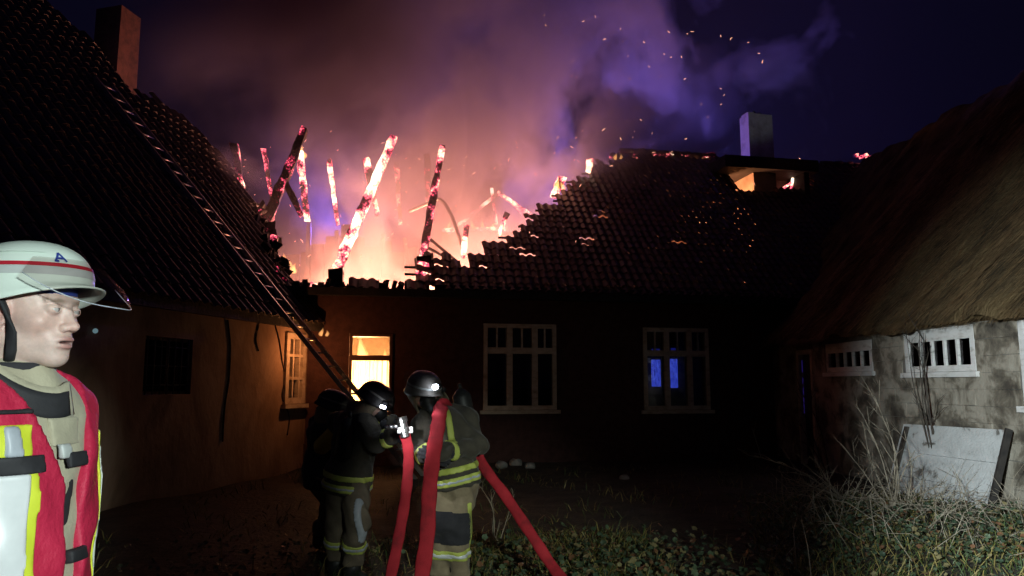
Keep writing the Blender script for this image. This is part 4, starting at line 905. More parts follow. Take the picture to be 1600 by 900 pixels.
M['cloth_sand'] = pmat('pale_sand_aramid', [(0.3, (0.34, 0.31, 0.22)), (0.7, (0.46, 0.43, 0.31))], 6, 0.85, 0.5, 90, bdist=0.004, sheen=0.1)
M['cloth_brown'] = pmat('brown_aramid', [(0.3, (0.09, 0.07, 0.05)), (0.7, (0.18, 0.145, 0.10))], 6, 0.85, 0.5, 70, bdist=0.006)
M['vest'] = pmat('red_tabard_nylon', [(0.3, (0.40, 0.012, 0.045)), (0.55, (0.52, 0.020, 0.065)), (0.75, (0.46, 0.014, 0.05))], 5, 0.6, 0.9, 16, bdist=0.012)
M['black'] = pmat('black_webbing', [(0.3, (0.012, 0.012, 0.014)), (0.7, (0.03, 0.03, 0.034))], 12, 0.7, 0.3, 90, bdist=0.003)
M['rubber'] = pmat('black_rubber', [(0.3, (0.012, 0.012, 0.012)), (0.7, (0.028, 0.028, 0.028))], 6, 0.5, 0.2)
M['yellow'] = pmat('fluorescent_yellow_tape', [(0.3, (0.55, 0.62, 0.03)), (0.7, (0.66, 0.74, 0.05))], 9, 0.6, 0.2, 120, bdist=0.002)
M['yellow_dull'] = pmat('dull_yellow_tape', [(0.3, (0.40, 0.46, 0.08)), (0.7, (0.52, 0.58, 0.14))], 9, 0.6, 0.3, 60, bdist=0.003)
M['silver'] = pmat('silver_reflective_tape', [(0.3, (0.60, 0.63, 0.64)), (0.7, (0.72, 0.75, 0.76))], 14, 0.35, 0.1, 90, bdist=0.001, spec=0.6)
M['silver_dim'] = pmat('worn_silver_tape', [(0.3, (0.34, 0.38, 0.42)), (0.7, (0.46, 0.50, 0.55))], 14, 0.4, 0.1, 90, bdist=0.001)
M['helmet_white'] = pmat('luminous_white_helmet_paint', [(0.3, (0.60, 0.70, 0.63)), (0.7, (0.68, 0.78, 0.70))], 3, 0.32, 0.04, 20, spec=0.5)
M['helmet_dark'] = pmat('sooty_helmet_paint', [(0.3, (0.10, 0.095, 0.09)), (0.6, (0.22, 0.20, 0.18)), (0.8, (0.15, 0.14, 0.13))], 6, 0.45, 0.2, 40)
M['helmet_black'] = pmat('black_helmet_paint', [(0.3, (0.015, 0.014, 0.014)), (0.7, (0.035, 0.03, 0.03))], 6, 0.4, 0.2, 40)
M['red_tape'] = pmat('red_helmet_stripe', [(0.3, (0.36, 0.012, 0.025)), (0.7, (0.46, 0.02, 0.035))], 9, 0.5, 0)
M['grey_tape'] = pmat('grey_helmet_stripe', [(0.3, (0.38, 0.41, 0.40)), (0.7, (0.48, 0.51, 0.50))], 9, 0.4, 0)
M['blue_mark'] = pmat('blue_mark', [(0.3, (0.02, 0.04, 0.22)), (0.7, (0.03, 0.06, 0.30))], 9, 0.5, 0)
M['cyl_yellow'] = pmat('yellow_air_cylinder', [(0.3, (0.50, 0.36, 0.03)), (0.7, (0.62, 0.46, 0.05))], 6, 0.45, 0.1)
M['headlamp'] = emit_mat('lit_headlamp', (0.80, 0.88, 1.0), 22.0)
M['glint'] = pmat('pale_metal', [(0.3, (0.5, 0.52, 0.55)), (0.7, (0.65, 0.67, 0.7))], 9, 0.3, 0, metallic=0.9)
M['eye_white'] = pmat('eye_white', [(0.3, (0.40, 0.36, 0.34)), (0.7, (0.48, 0.44, 0.42))], 9, 0.2, 0)  # whites darkened to stand for the shade under the helmet brim
M['iris'] = pmat('blue_grey_iris', [(0.3, (0.02, 0.025, 0.03)), (0.7, (0.05, 0.06, 0.07))], 90, 0.2, 0)

def hand(name, wrist, dirv, palm_n, mat, parent, side=1, curl=0.9, h=0.0055, sc=1.0):
    """gloved or bare hand: palm from the wrist along dirv, palm facing palm_n, five fingers bent by curl"""
    d = Vector(dirv).normalized(); n = Vector(palm_n); n = (n - d * n.dot(d)).normalized(); x = d.cross(n) * side; w = Vector(wrist)
    segs = [(w, w + d * .085 * sc, .030 * sc, .034 * sc)]
    fi = [(-.034, .092, .066, .0100), (-.012, .100, .078, .0108), (.011, .098, .074, .0106), (.032, .088, .056, .0094)]
    for ox, base, L, r in fi:
        p = w + d * (base * sc * .92) + x * (ox * sc); a = curl * .5; prev = p - d * .02 * sc; segs.append((prev, p, r * 1.25 * sc, r * 1.1 * sc)); dirc = d
        for k in range(3):
            ca = curl * (.45 + .4 * k); dirc = (d * math.cos(ca) + n * math.sin(ca)).normalized(); q = p + dirc * (L * (.45, .32, .26)[k] * sc); segs.append((p, q, r * (1.1, 1, .92)[k] * sc, r * (1, .92, .8)[k] * sc)); p = q
    t0 = w + d * .03 * sc - x * .034 * sc; t1 = t0 + (d * .6 - x * .65 + n * .35).normalized() * .045 * sc; t2 = t1 + (d * .85 + n * .55 + x * .05).normalized() * .038 * sc
    segs += [(w + d * .02 * sc - x * .012 * sc, t0, .02 * sc, .016 * sc), (t0, t1, .0145 * sc, .0125 * sc), (t1, t2, .012 * sc, .0095 * sc)]
    pl = [(w + d * .02 * sc + x * .022 * sc, w + d * .088 * sc + x * .030 * sc, .017 * sc, .014 * sc), (w + d * .02 * sc - x * .022 * sc, w + d * .088 * sc - x * .032 * sc, .017 * sc, .015 * sc)]
    def fn(p):
        r = None
        for a, b, ra, rb in segs[:1]:
            q = p - V3(w); u = np.stack([q @ V3(d), q @ V3(x), q @ V3(n)], -1); r = s_el(u, (.048 * sc, 0, 0), (.058 * sc, .044 * sc, .019 * sc))
        for a, b, ra, rb in pl: r = smin(r, s_rc(p, a, b, ra, rb), .015)
        for a, b, ra, rb in segs[1:]: r = smin(r, s_rc(p, a, b, ra, rb), .005)
        return smin(r, s_rc(p, w - d * .05 * sc, w + d * .02 * sc, .034 * sc, .030 * sc), .02)
    pts = [V3(w - d * .06 * sc)] + [V3(s[1]) for s in segs] + [V3(s[0]) for s in segs]; lo, hi = bounds(pts, .045)
    return sdf_mesh(name, fn, lo, hi, h, mat, parent)

def shell_helmet(name, mat, parent, Mx, a=.148, b=.122, hgt=.120, peak=.035, back=.02, drop=.035, thick=.004, n=48):
    """dome with a flared rim, front along local +x; Mx places it"""
    rows = []
    for i in range(13):
        ph = math.pi / 2 * (1 - i / 12); rows.append(('d', ph))
    v = []; f = []
    def rim(th):
        c = math.cos(th); return max(c, 0) ** 2 * peak + max(-c, 0) ** 2 * back + .010 * abs(math.sin(th)), -drop * (1 - max(c, 0) ** 1.2) * (1 - .25 * max(-c, 0))
    for kind, ph in rows:
        for k in range(n):
            th = 2 * math.pi * k / n; e = .82; r = math.cos(ph) ** e; v.append((a * r * math.cos(th), b * r * math.sin(th), hgt * math.sin(ph) ** .92))
    for t in (.25, .6, 1.0):
        for k in range(n):
            th = 2 * math.pi * k / n; o, dz = rim(th); s = t * t * .6 + t * .4
            v.append(((a + o * s) * math.cos(th), (b + o * s) * math.sin(th), dz * t - .008 * t))
    R_ = len(rows) + 3
    for i in range(R_ - 1):
        for k in range(n): f.append((i * n + k, i * n + (k + 1) % n, (i + 1) * n + (k + 1) % n, (i + 1) * n + k))
    f = [q[::-1] for q in f]
    o = mesh(name, [Mx @ Vector(q) for q in v], f, mat, parent, True)
    md = o.modifiers.new('thick', 'SOLIDIFY'); md.thickness = thick; md.offset = -1
    return o
def helmet_band(name, mat, parent, Mx, z0, z1, off, a=.148, b=.122, hgt=.120, th0=-3.15, th1=3.15, n=48):
    v = []; f = []
    for z in (z0, (z0 + z1) / 2, z1):
        ph = math.asin(min(1, (z / hgt)) ** (1 / .92)); r = math.cos(ph) ** .82
        for k in range(n + 1):
            th = th0 + (th1 - th0) * k / n; v.append(Mx @ Vector(((a * r + off) * math.cos(th), (b * r + off) * math.sin(th), z + off * .4)))
    m = n + 1
    for i in range(2):
        for k in range(n): f.append((i * m + k, i * m + k + 1, (i + 1) * m + k + 1, (i + 1) * m + k))
    return mesh(name, v, f, mat, parent, True)
def visor(name, mat, parent, Mx, r0, r1, z0, z1, half=1.25, n=26, cy=.9, sag=.0):
    v = []; f = []; rows = 7
    for i in range(rows + 1):
        t = i / rows; r = r0 + (r1 - r0) * math.sin(t * math.pi / 2); z = z0 + (z1 - z0) * t
        for k in range(n + 1):
            th = -half + 2 * half * k / n; e = 1 - .18 * (abs(th) / half) ** 4 * t; v.append(Mx @ Vector((r * math.cos(th) * e, r * cy * math.sin(th), z + sag * (abs(th) / half) ** 3 * (1 - 0) * t)))
    m = n + 1
    for i in range(rows):
        for k in range(n): f.append((i * m + k, i * m + k + 1, (i + 1) * m + k + 1, (i + 1) * m + k))
    o = mesh(name, v, f, mat, parent, True); return o

# ---- the officer in the foreground
off = empty('person', loc=(-1.075, 1.64, 0)); tag(off, 'officer in white helmet and red tabard standing close at the left, looking right', 'person')
OZ = 1.655                                         # eye level
HR = Matrix.Translation((.014, -.006, OZ + .008)) @ Matrix.Rotation(R(-6), 4, 'Z') @ Matrix.Rotation(R(2), 4, 'Y')
def head_fn(p):
    ev = lambda s: s
    d = s_el(p, (-.012, 0, .035), (.098, .076, .09))
    d = smin(d, s_el(p, (.026, 0, -.030), (.060, .060, .086)), .03)
    for s in (-1, 1):
        d = smin(d, s_rc(p, (-.012, s * .049, -.060), (.060, s * .014, -.100), .020, .016), .028)
        d = smin(d, s_el(p, (.050, s * .046, -.028), (.026, .018, .020)), .022)
    d = smin(d, s_el(p, (.074, 0, -.103), (.019, .023, .017)), .022)
    d = smin(d, s_el(p, (.070, 0, -.068), (.026, .034, .026)), .02)
    d = smin(d, s_rc(p, (.076, -.030, .020), (.076, .030, .020), .013, .013), .014)
    for s in (-1, 1): d = smax(d, -s_el(p, (.098, s * .032, .001), (.020, .020, .0125)), .012)
    d = smin(d, s_rc(p, (.082, 0, .010), (.101, 0, -.032), .0075, .0110), .014)
    d = smin(d, s_el(p, (.107, 0, -.036), (.0115, .0115, .0100)), .007)
    for s in (-1, 1):
        d = smin(d, s_el(p, (.094, s * .0135, -.040), (.012, .0085, .0085)), .006)
        d = smax(d, -s_el(p, (.101, s * .0075, -.049), (.006, .0042, .004)), .003)
        lid = s_el(p, (.0775, s * .032, -.001), (.0145, .0175, .0125)); gap = s_el(p, (.094, s * .032, -.0015), (.012, .0130, .0030))
        d = smin(d, smax(lid, -gap, .003), .006)
        d = smin(d, s_rc(p, (.086, s * .016, .0175), (.074, s * .048, .0165), .0048, .0032), .005)
        d = smin(d, s_el(p, (-.006, s * .075, -.014), (.019, .009, .034), Matrix.Rotation(R(-12), 3, 'Y').transposed()), .008)
        d = smax(d, -s_el(p, (-.002, s * .083, -.012), (.009, .006, .020)), .005)
        d = smin(d, s_rc(p, (.096, s * .018, -.045), (.080, s * .034, -.072), .003, .002), .012) if False else d
    d = smin(d, s_el(p, (.0925, 0, -.0635), (.0090, .0215, .0060)), .006)
    d = smin(d, s_el(p, (.0905, 0, -.0795), (.0090, .0195, .0068)), .006)
    d = smax(d, -s_el(p, (.100, 0, -.0705), (.020, .0215, .0030)), .003)
    d = smax(d, -s_rc(p, (.094, -.02, -.0905), (.094, .02, -.0905), .004, .004), .01)
    d = smin(d, s_rc(p, (-.020, 0, -.075), (-.050, 0, -.24), .056, .064), .03)
    return d
def body_fn(pw):
    q = pw.reshape(-1, 3); inv = np.array(HR.inverted()); l = (q @ inv[:3, :3].T + inv[:3, 3]).reshape(pw.shape)
    return head_fn(l)
def face_col(v):
    inv = np.array(HR.inverted()); l = v @ inv[:3, :3].T + inv[:3, 3]; c = np.tile(np.array([[.62, .46, .40]]), (len(v), 1))
    def blend(w, col): c[:] = c * (1 - w[:, None]) + np.array(col) * w[:, None]
    g = lambda c0, r: np.exp(-np.sum(((l - V3(c0)) / V3(r)) ** 2, -1))
    for s in (-1, 1):
        blend(.55 * g((.06, s * .045, -.035), (.03, .03, .025)), (.60, .33, .27))
        blend(.7 * g((.0, s * .08, -.014), (.03, .02, .035)), (.58, .28, .23))
        blend(.8 * np.clip(1.6 * g((.083, s * .031, .0185), (.016, .022, .0042)), 0, 1), (.26, .19, .14))
        blend(.5 * g((.088, s * .032, -.012), (.012, .018, .006)), (.48, .30, .27))
    blend(.6 * g((.106, 0, -.037), (.02, .018, .016)), (.62, .33, .27))
    blend(.85 * np.clip(1.4 * g((.100, 0, -.0635), (.02, .020, .0045)), 0, 1), (.46, .20, .18)); blend(.85 * np.clip(1.4 * g((.098, 0, -.0795), (.02, .019, .006)), 0, 1), (.50, .22, .20))
    blend(np.clip(2 * g((.093, 0, -.0705), (.02, .02, .0022)), 0, 1), (.10, .03, .03))
    blend(.16 * (g((.06, .03, -.085), (.04, .035, .03)) + g((.06, -.03, -.085), (.04, .035, .03))), (.42, .33, .30))
    blend(np.clip((l[:, 2] - .045) * 40, 0, 1) * np.clip(1.2 - l[:, 0] * 6, 0, 1), (.10, .08, .06))
    return c
TR = Matrix.Rotation(R(-3), 4, 'Z')               # the chest is turned a little more towards the camera than the face
def tl(p):                                          # to torso space: x forward, y left, z up
    i = np.array(TR.inverted()); return p @ i[:3, :3].T
JT = dict(sh=(-.02, .175, 1.425), el=(-.08, .235, 1.15), wr=(.0, .23, .92))
def torso_fn(l, o):
    d = s_el(l, (.0, 0, 1.27), (.125 + o, .185 + o, .25 + o))
    d = smin(d, s_el(l, (-.005, 0, 1.02), (.125 + o, .175 + o, .20 + o)), .1)
    d = smin(d, s_rc(l, (-.01, -.14, 1.435), (-.01, .14, 1.435), .066 + o, .066 + o), .07)
    d = smin(d, s_rc(l, (-.02, 0, 1.42), (-.015, 0, 1.51), .085 + o, .07 + o), .05)
    return d
def arm_fn(l, o, d=None, end=None):
    for s in (-1, 1):
        sh = (JT['sh'][0], s * JT['sh'][1], JT['sh'][2]); el = (JT['el'][0], s * JT['el'][1], JT['el'][2]); wr = (JT['wr'][0], s * JT['wr'][1], JT['wr'][2])
        q = smin(s_rc(l, sh, el, .062 + o, .052 + o), s_rc(l, el, wr, .052 + o, .042 + o), .03); d = q if d is None else smin(d, q, .04)
    return d
# one continuous body: head, neck, torso, arms and legs under the clothes
def full_body(pw):
    l = tl(pw); d = torso_fn(l, -.025); d = smin(d, arm_fn(l, -.014), .03)
    for s in (-1, 1):
        d = smin(d, s_rc(l, (0, s * .09, .95), (.01, s * .10, .5), .08, .055), .05); d = smin(d, s_rc(l, (.01, s * .10, .5), (-.02, s * .11, .06), .055, .04), .03)
    return smin(d, body_fn(pw), .02)
lo, hi = (-.13, -.13, 1.44), (.19, .13, 1.80)
# the head is meshed finely and the rest coarsely, joined in one mesh
def fine(p): return smin(body_fn(p), torso_fn(tl(p), -.025), .02)
v1, q1 = nets(field(fine, (-.16, -.17, 1.435), (.16, .15, 1.80), .0028), (-.16, -.17, 1.435), .0028)
v2, q2 = nets(field(full_body, (-.40, -.40, .0), (.40, .40, 1.46), .016), (-.40, -.40, .0), .016)
vv = np.concatenate([v1, v2]); qq = np.concatenate([q1, q2 + len(v1)])
me = bpy.data.meshes.new('body'); me.from_pydata(vv.tolist(), [], qq.tolist()); me.update(); me.materials.append(M['skin']); me.polygons.foreach_set('use_smooth', [True] * len(me.polygons))
cc = np.ones((len(vv), 4), np.float32); cc[:, :3] = face_col(vv); at = me.color_attributes.new('Col', 'FLOAT_COLOR', 'POINT'); at.data.foreach_set('color', cc.ravel())
ob = link(bpy.data.objects.new('body', me), off)
for s in (-1, 1):
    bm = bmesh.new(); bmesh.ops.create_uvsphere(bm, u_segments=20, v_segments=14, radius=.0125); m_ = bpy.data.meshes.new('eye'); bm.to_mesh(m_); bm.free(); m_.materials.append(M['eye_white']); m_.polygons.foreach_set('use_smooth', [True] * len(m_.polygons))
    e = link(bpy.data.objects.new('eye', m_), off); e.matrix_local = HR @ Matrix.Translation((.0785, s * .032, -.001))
    bm = bmesh.new(); bmesh.ops.create_uvsphere(bm, u_segments=16, v_segments=10, radius=.0078); m_ = bpy.data.meshes.new('iris'); bm.to_mesh(m_); bm.free(); m_.materials.append(M['iris'])
    k = link(bpy.data.objects.new('iris', m_), e); k.matrix_local = Matrix.Translation((.0070, .001, 0)) @ Matrix.Scale(.7, 4, (1, 0, 0))
# clothes
jk = sdf_mesh('jacket', lambda p: smax(smin(torso_fn(tl(p), .004), arm_fn(tl(p), .004), .04), .80 - p[..., 2], .01) + wob(p, 1, .004), (-.42, -.42, .74), (.42, .42, 1.56), .010, M['cloth_sand'], off)
def vest_core(l, o): return torso_fn(l, .020 + o)
def vest_fn(p):
    l = tl(p); d = vest_core(l, 0) + wob(p, .8, .0035)
    d = smax(d, .82 - l[..., 2], .01)                                        # hem
    d = smax(d, np.abs(l[..., 1]) - (.232 + .02 * np.clip((1.35 - l[..., 2]) * 4, 0, 1)), .012)   # open at the sides of the arms
    vw = .026 + np.clip(l[..., 2] - 1.28, 0, 1) * .42                          # V neck running into a narrow front opening
    opening = np.maximum(np.abs(l[..., 1] - .004) - vw, .02 - l[..., 0]); d = smax(d, -opening, .006)
    neck = s_rc(l, (-.015, 0, 1.40), (-.015, 0, 1.7), .105, .105); d = smax(d, -neck, .012)
    return d
vs_ = sdf_mesh('tabard', vest_fn, (-.36, -.36, .78), (.36, .36, 1.56), .0072, M['vest'], off)
def patch(name, mat, y0, y1, z0, z1, o, front=True, slant=0.0, h=.0055, parent=None):
    """tape lying on the tabard within a window of the chest"""
    def fn(p):
        l = tl(p); d = np.maximum(vest_core(l, o) + wob(p, .8, .0035), -(vest_core(l, o - .012)))
        yy = l[..., 1] - slant * (l[..., 2] - z0); d = np.maximum(d, np.maximum(y0 - yy, yy - y1)); d = np.maximum(d, np.maximum(z0 - l[..., 2], l[..., 2] - z1))
        return np.maximum(d, (.0 - l[..., 0]) if front else l[..., 0])
    c = [TR @ Vector((x, y, 0)) for x in (0, .22) for y in (y0 - .03, y1 + abs(slant) * .3 + .03)]
    lo = (min(q.x for q in c) - .03, min(q.y for q in c) - .03, z0 - .02); hi = (max(q.x for q in c) + .03, max(q.y for q in c) + .03, z1 + .02)
    return sdf_mesh(name, fn, lo, hi, h, mat, parent or vs_)
# his right chest (left in the picture) and left chest (right in the picture)
patch('tape', M['yellow'], -.183, -.100, 1.355, 1.42, .003); patch('tape', M['silver_dim'], -.158, -.128, 1.357, 1.418, .009)
patch('tape', M['yellow'], -.186, -.096, .86, 1.325, .003); patch('tape', M['silver'], -.176, -.116, .862, 1.323, .009)
patch('strap', M['black'], -.22, -.082, 1.322, 1.358, .010)
patch('tape', M['yellow'], .135, .168, .86, 1.395, .004); patch('tape', M['grey_tape'], .146, .153, .862, 1.393, .007)
patch('strap', M['black'], -.175, -.10, 1.440, 1.452, .010)
patch('buckle', M['black'], -.034, .034, 1.325, 1.358, .012); patch('buckle', M['black'], -.030, .03, 1.13, 1.158, .012)
patch('strap', M['grey_tape'], -.05, -.02, 1.345, 1.375, .010)
patch('collar_strap', M['black'], -.018, .010, 1.20, 1.30, -.012, parent=jk)
# standing collar with black inner flap
def collar(name, mat, r0, r1, z0, z1, tilt, a0, a1, thick, parent, cx=-.012, n=44, wav=.0):
    v = []; f = []
    for i in range(5):
        t = i / 4
        for k in range(n + 1):
            th = a0 + (a1 - a0) * k / n; r = r0 + (r1 - r0) * t + wav * math.sin(th * 5)
            v.append(TR @ Vector((cx + r * 1.02 * math.cos(th), r * math.sin(th) * 1.06, z0 + (z1 - z0) * t + tilt * math.cos(th) * 1.0 + .012 * math.sin(th * 2))))
    m = n + 1
    for i in range(4):
        for k in range(n): f.append((i * m + k, i * m + k + 1, (i + 1) * m + k + 1, (i + 1) * m + k))
    o = mesh(name, v, f, mat, parent, True); md = o.modifiers.new('thick', 'SOLIDIFY'); md.thickness = thick; md.offset = 0; return o
cl = collar('collar', M['cloth_sand'], .114, .100, 1.505, 1.578, -.082, -2.9, .28, .014, off)
collar('collar', M['cloth_sand'], .104, .094, 1.450, 1.500, -.020, .35, 3.2, .012, off)
collar('collar_flap', M['black'], .1215, .114, 1.513, 1.565, -.082, -2.4, .05, .010, cl)
patch('throat_tab', M['cloth_sand'], -.05, .04, 1.37, 1.43, -.008, parent=jk)
# trousers, boots, hands (below the frame)
def tro(p):
    l = tl(p); d = s_el(l, (0, 0, .92), (.13, .18, .14))
    for s in (-1, 1): d = smin(d, smin(s_rc(l, (0, s * .09, .92), (.01, s * .105, .5), .105, .085), s_rc(l, (.01, s * .105, .5), (-.015, s * .115, .10), .085, .075), .04), .05)
    return d + wob(p, 1, .005)
sdf_mesh('trousers', tro, (-.3, -.34, .04), (.3, .34, 1.08), .014, M['cloth_brown'], off)
for s in (-1, 1):
    sdf_mesh('boot', lambda p: np.maximum(smin(s_rc(tl(p), (-.02, s * .115, .06), (.13, s * .13, .045), .055, .045), s_rc(tl(p), (-.02, s * .115, .06), (-.02, s * .115, .24), .058, .065), .03), .0 - p[..., 2]), (-.28, -.34, -.02), (.3, .34, .34), .011, M['rubber'], off)
    w_ = TR @ Vector((.0, s * .23, .92)); hand('hand', w_ + Vector((0, 0, -.03)), Vector((.1, 0, -1)), TR @ Vector((0, -s, 0)), M['skin_plain'], off, s, .5)
# helmet
HM = HR @ Matrix.Translation((-.008, 0, .052)) @ Matrix.Rotation(R(-3), 4, 'Y')
hl = shell_helmet('helmet', M['helmet_white'], off, HM, .133, .110, .098, .024, .02, .040)
kw = dict(a=.133, b=.110, hgt=.098)
helmet_band('stripe', M['grey_tape'], hl, HM, .012, .030, .0012, **kw); helmet_band('stripe', M['red_tape'], hl, HM, .030, .0385, .0016, **kw)
helmet_band('rib', M['helmet_white'], hl, HM, .060, .064, .0026, th0=-1.9, th1=-.75, **kw)
# blue letter A on the front quarter of the helmet
def onhelm(th, z, o=.0022):
    ph = math.asin(min(1, z / .098) ** (1 / .92)); r = math.cos(ph) ** .82; return HM @ Vector(((.133 * r + o) * math.cos(th), (.110 * r + o) * math.sin(th), z + o * .4))
def stroke(p0, p1, w, par):
    n = 6; v = []; dx, dz = p1[0] - p0[0], (p1[1] - p0[1]) / .12; L_ = math.hypot(dx, dz); nx_, nz_ = -dz / L_ * w, dx / L_ * w * .12
    for i in range(n + 1):
        t = i / n; a = p0[0] + (p1[0] - p0[0]) * t; z = p0[1] + (p1[1] - p0[1]) * t; v += [onhelm(a - nx_, z - nz_), onhelm(a + nx_, z + nz_)]
    return mesh('letter_stroke', v, [(2 * i, 2 * i + 2, 2 * i + 3, 2 * i + 1) for i in range(n)], M['blue_mark'], par)
for p0, p1 in (((-.60, .042), (-.52, .062)), ((-.52, .062), (-.40, .042)), ((-.57, .049), (-.44, .049)), ((-.62, .0425), (-.54, .0425))): stroke(p0, p1, .020, hl)
visor('visor', M['visor'], hl, HM, .136, .212, .048, -.056, .95, cy=.86, sag=.062)
vr = []
for k in range(25):
    th_ = -.95 + 1.9 * k / 24; e_ = 1 - .18 * (abs(th_) / .95) ** 4; vr.append(HM @ Vector((.212 * math.cos(th_) * e_, .212 * .86 * math.sin(th_), -.056 + .062 * (abs(th_) / .95) ** 3)))
MB().tube(vr, .0012, 6).build('visor_rim', M['silver_dim'], hl, True)
# ear pad, chin strap, head band inside
for s in (-1, 1):
    MB().tube([HR @ Vector(q) for q in ((-.01, s * .088, .035), (.012, s * .082, -.01), (.022, s * .073, -.055), (.018, s * .064, -.092), (.005, s * .05, -.118))], [.012, .013, .012, .011, .010], 8, .5).build('chin_strap', M['black'], hl, True)
    MB().tube([HR @ Vector(q) for q in ((-.065, s * .082, .035), (-.052, s * .090, .012), (-.030, s * .091, .006), (-.012, s * .088, .022))], [.02, .022, .020, .014], 8, .6).build('ear_pad', M['rubber'], hl, True)
helmet_band('head_band', M['blue_mark'], hl, HR @ Matrix.Translation((-.012, 0, .030)), .002, .018, 0, a=.104, b=.083, hgt=.12)
sdf_mesh('neck_cloth', lambda p: np.abs(s_rc(tl(p), (-.02, 0, 1.47), (-.016, 0, 1.535), .083, .074)) - .006 + np.maximum(0, p[..., 2] - 1.545) * 2, (-.13, -.13, 1.44), (.13, .13, 1.56), .0065, M['cloth_dark'], off)

# ---- the firefighters
def firefighter(loc, J, label, jm, tm, bm_, gm, hm, look, helm=(.150, .125, .125), cyl=None, h=.0125, bands=True, lampside=None, visor_kw=None):
    e = empty('person', loc=loc); tag(e, label, 'person')
    j = {k: V3(v) for k, v in J.items()}
    def legs(p, o):
        d = s_el(p, j['pel'], (.14 + o, .16 + o, .13 + o))
        for s in 'rl': d = smin(d, smin(s_rc(p, j['hip' + s], j['kn' + s], .10 + o, .078 + o), s_rc(p, j['kn' + s], j['an' + s], .078 + o, .068 + o), .05), .06)
        return d
    def trunk(p, o):
        d = s_rc(p, j['pel'], j['che'], .155 + o, .165 + o); d = smin(d, s_rc(p, j['shr'], j['shl'], .075 + o, .075 + o), .08)
        return smin(d, s_rc(p, j['che'], j['nec'], .12 + o, .07 + o), .06)
    def arms(p, o):
        d = None
        for s in 'rl':
            q = smin(s_rc(p, j['sh' + s], j['el' + s], .072 + o, .060 + o), s_rc(p, j['el' + s], j['wr' + s], .060 + o, .048 + o), .04); d = q if d is None else np.minimum(d, q)
        return d
    def head(p):
        f_ = V3(look) / np.linalg.norm(look); c = j['hea']
        d = s_el(p, c, (.092, .088, .112)); d = smin(d, s_rc(p, c + f_ * .03 - V3((0, 0, .06)), c + f_ * .055 - V3((0, 0, .09)), .05, .03), .03); d = smin(d, s_rc(p, c + f_ * .085 - V3((0, 0, .0)), c + f_ * .105 - V3((0, 0, .035)), .012, .014), .012)
        return smin(d, s_rc(p, c - V3((0, 0, .05)), j['nec'], .058, .065), .03)
    pts = list(j.values()); lo, hi = bounds(pts, .27)
    body = sdf_mesh('body', lambda p: smin(smin(smin(legs(p, -.022), trunk(p, -.022), .05), arms(p, -.016), .03), head(p), .03), lo, hi, .016, M['skin_plain'], e)
    hem = j['pel'] - (j['che'] - j['pel']) / np.linalg.norm(j['che'] - j['pel']) * .10; ax = (j['che'] - j['pel']) / np.linalg.norm(j['che'] - j['pel'])
    jac = lambda p: smax(smin(smin(trunk(p, .015), s_rc(p, hem, j['pel'], .175, .17), .05), arms(p, .012), .045), -((p - hem) @ ax) - .02, .015) + wob(p, .6, .010)
    tr_ = lambda p: legs(p, .010) + wob(p, .62, .011)
    jo = sdf_mesh('jacket', jac, lo, hi, h, jm, e); to = sdf_mesh('trousers', lambda p: np.maximum(tr_(p), np.minimum(j['anr'][2], j['anl'][2]) + .02 - p[..., 2]), lo, hi, h, tm, e)
    def band(base, c, n, hw, name, mat, par, off_=.008, extra=None, reg=.24):
        c = V3(c); n = V3(n) / np.linalg.norm(n)
        def fn(p):
            d = np.maximum(base(p) - off_, np.abs((p - c) @ n) - hw); d = np.maximum(d, np.linalg.norm(p - c, axis=-1) - reg)
            return d if extra is None else np.maximum(d, extra(p))
        return sdf_mesh(name, fn, c - reg - .03, c + reg + .03, .0105, mat, par)
    if bands:
        band(jac, hem + ax * .035, ax, .030, 'band', M['yellow_dull'], jo, .008, reg=.27); band(jac, hem + ax * .115, ax, .022, 'band', M['yellow_dull'], jo, .008, reg=.27)
        band(jac, hem + ax * .035, ax, .011, 'stripe', M['silver_dim'], jo, .012, reg=.27)
        for s in 'rl':
            sd = (j['an' + s] - j['kn' + s]); c = j['kn' + s] + sd * .52; band(tr_, c, sd, .036, 'band', M['yellow_dull'], to, .008, reg=.14); band(tr_, c, sd, .015, 'stripe', M['silver'] if bands != 'dim' else M['silver_dim'], to, .012, reg=.14)
            wd_ = j['wr' + s] - j['el' + s]; band(jac, j['el' + s] + wd_ * .72, wd_, .022, 'cuff', M['yellow_dull'], jo, .008, reg=.11)
    for s in 'rl':
        a = j['an' + s]; t = j['to' + s]
        sdf_mesh('boot', lambda p: np.maximum(smin(s_rc(p, (a[0], a[1], .055), (t[0], t[1], .045), .058, .048), s_rc(p, (a[0], a[1], .06), a + V3((0, 0, .10)), .062, .074), .03), -p[..., 2]), *bounds([a, t, (a[0], a[1], 0), a + V3((0, 0, .16))], .09), .012, M['rubber'], e)
        wr = Vector(j['wr' + s]); d_ = (wr - Vector(j['el' + s])).normalized(); hand('glove', wr, J.get('hd' + s, d_), J.get('hn' + s, (0, 0, -1)), gm, e, 1 if s == 'r' else -1, 1.15, .0075, 1.12)
    f_ = Vector(look).normalized(); z = Vector((0, 0, 1)); r_ = z.cross(f_).normalized(); u_ = f_.cross(r_)
    Mh = Matrix(((f_.x, r_.x, u_.x, j['hea'][0]), (f_.y, r_.y, u_.y, j['hea'][1]), (f_.z, r_.z, u_.z, j['hea'][2]), (0, 0, 0, 1))) @ Matrix.Translation((-.005, 0, .03))
    hl_ = shell_helmet('helmet', hm, e, Mh, helm[0], helm[1], helm[2], .03, .02, .05)
    helmet_band('stripe', M['grey_tape'] if hm is not M['helmet_black'] else M['helmet_dark'], hl_, Mh, .02, .034, .0015, a=helm[0], b=helm[1], hgt=helm[2])
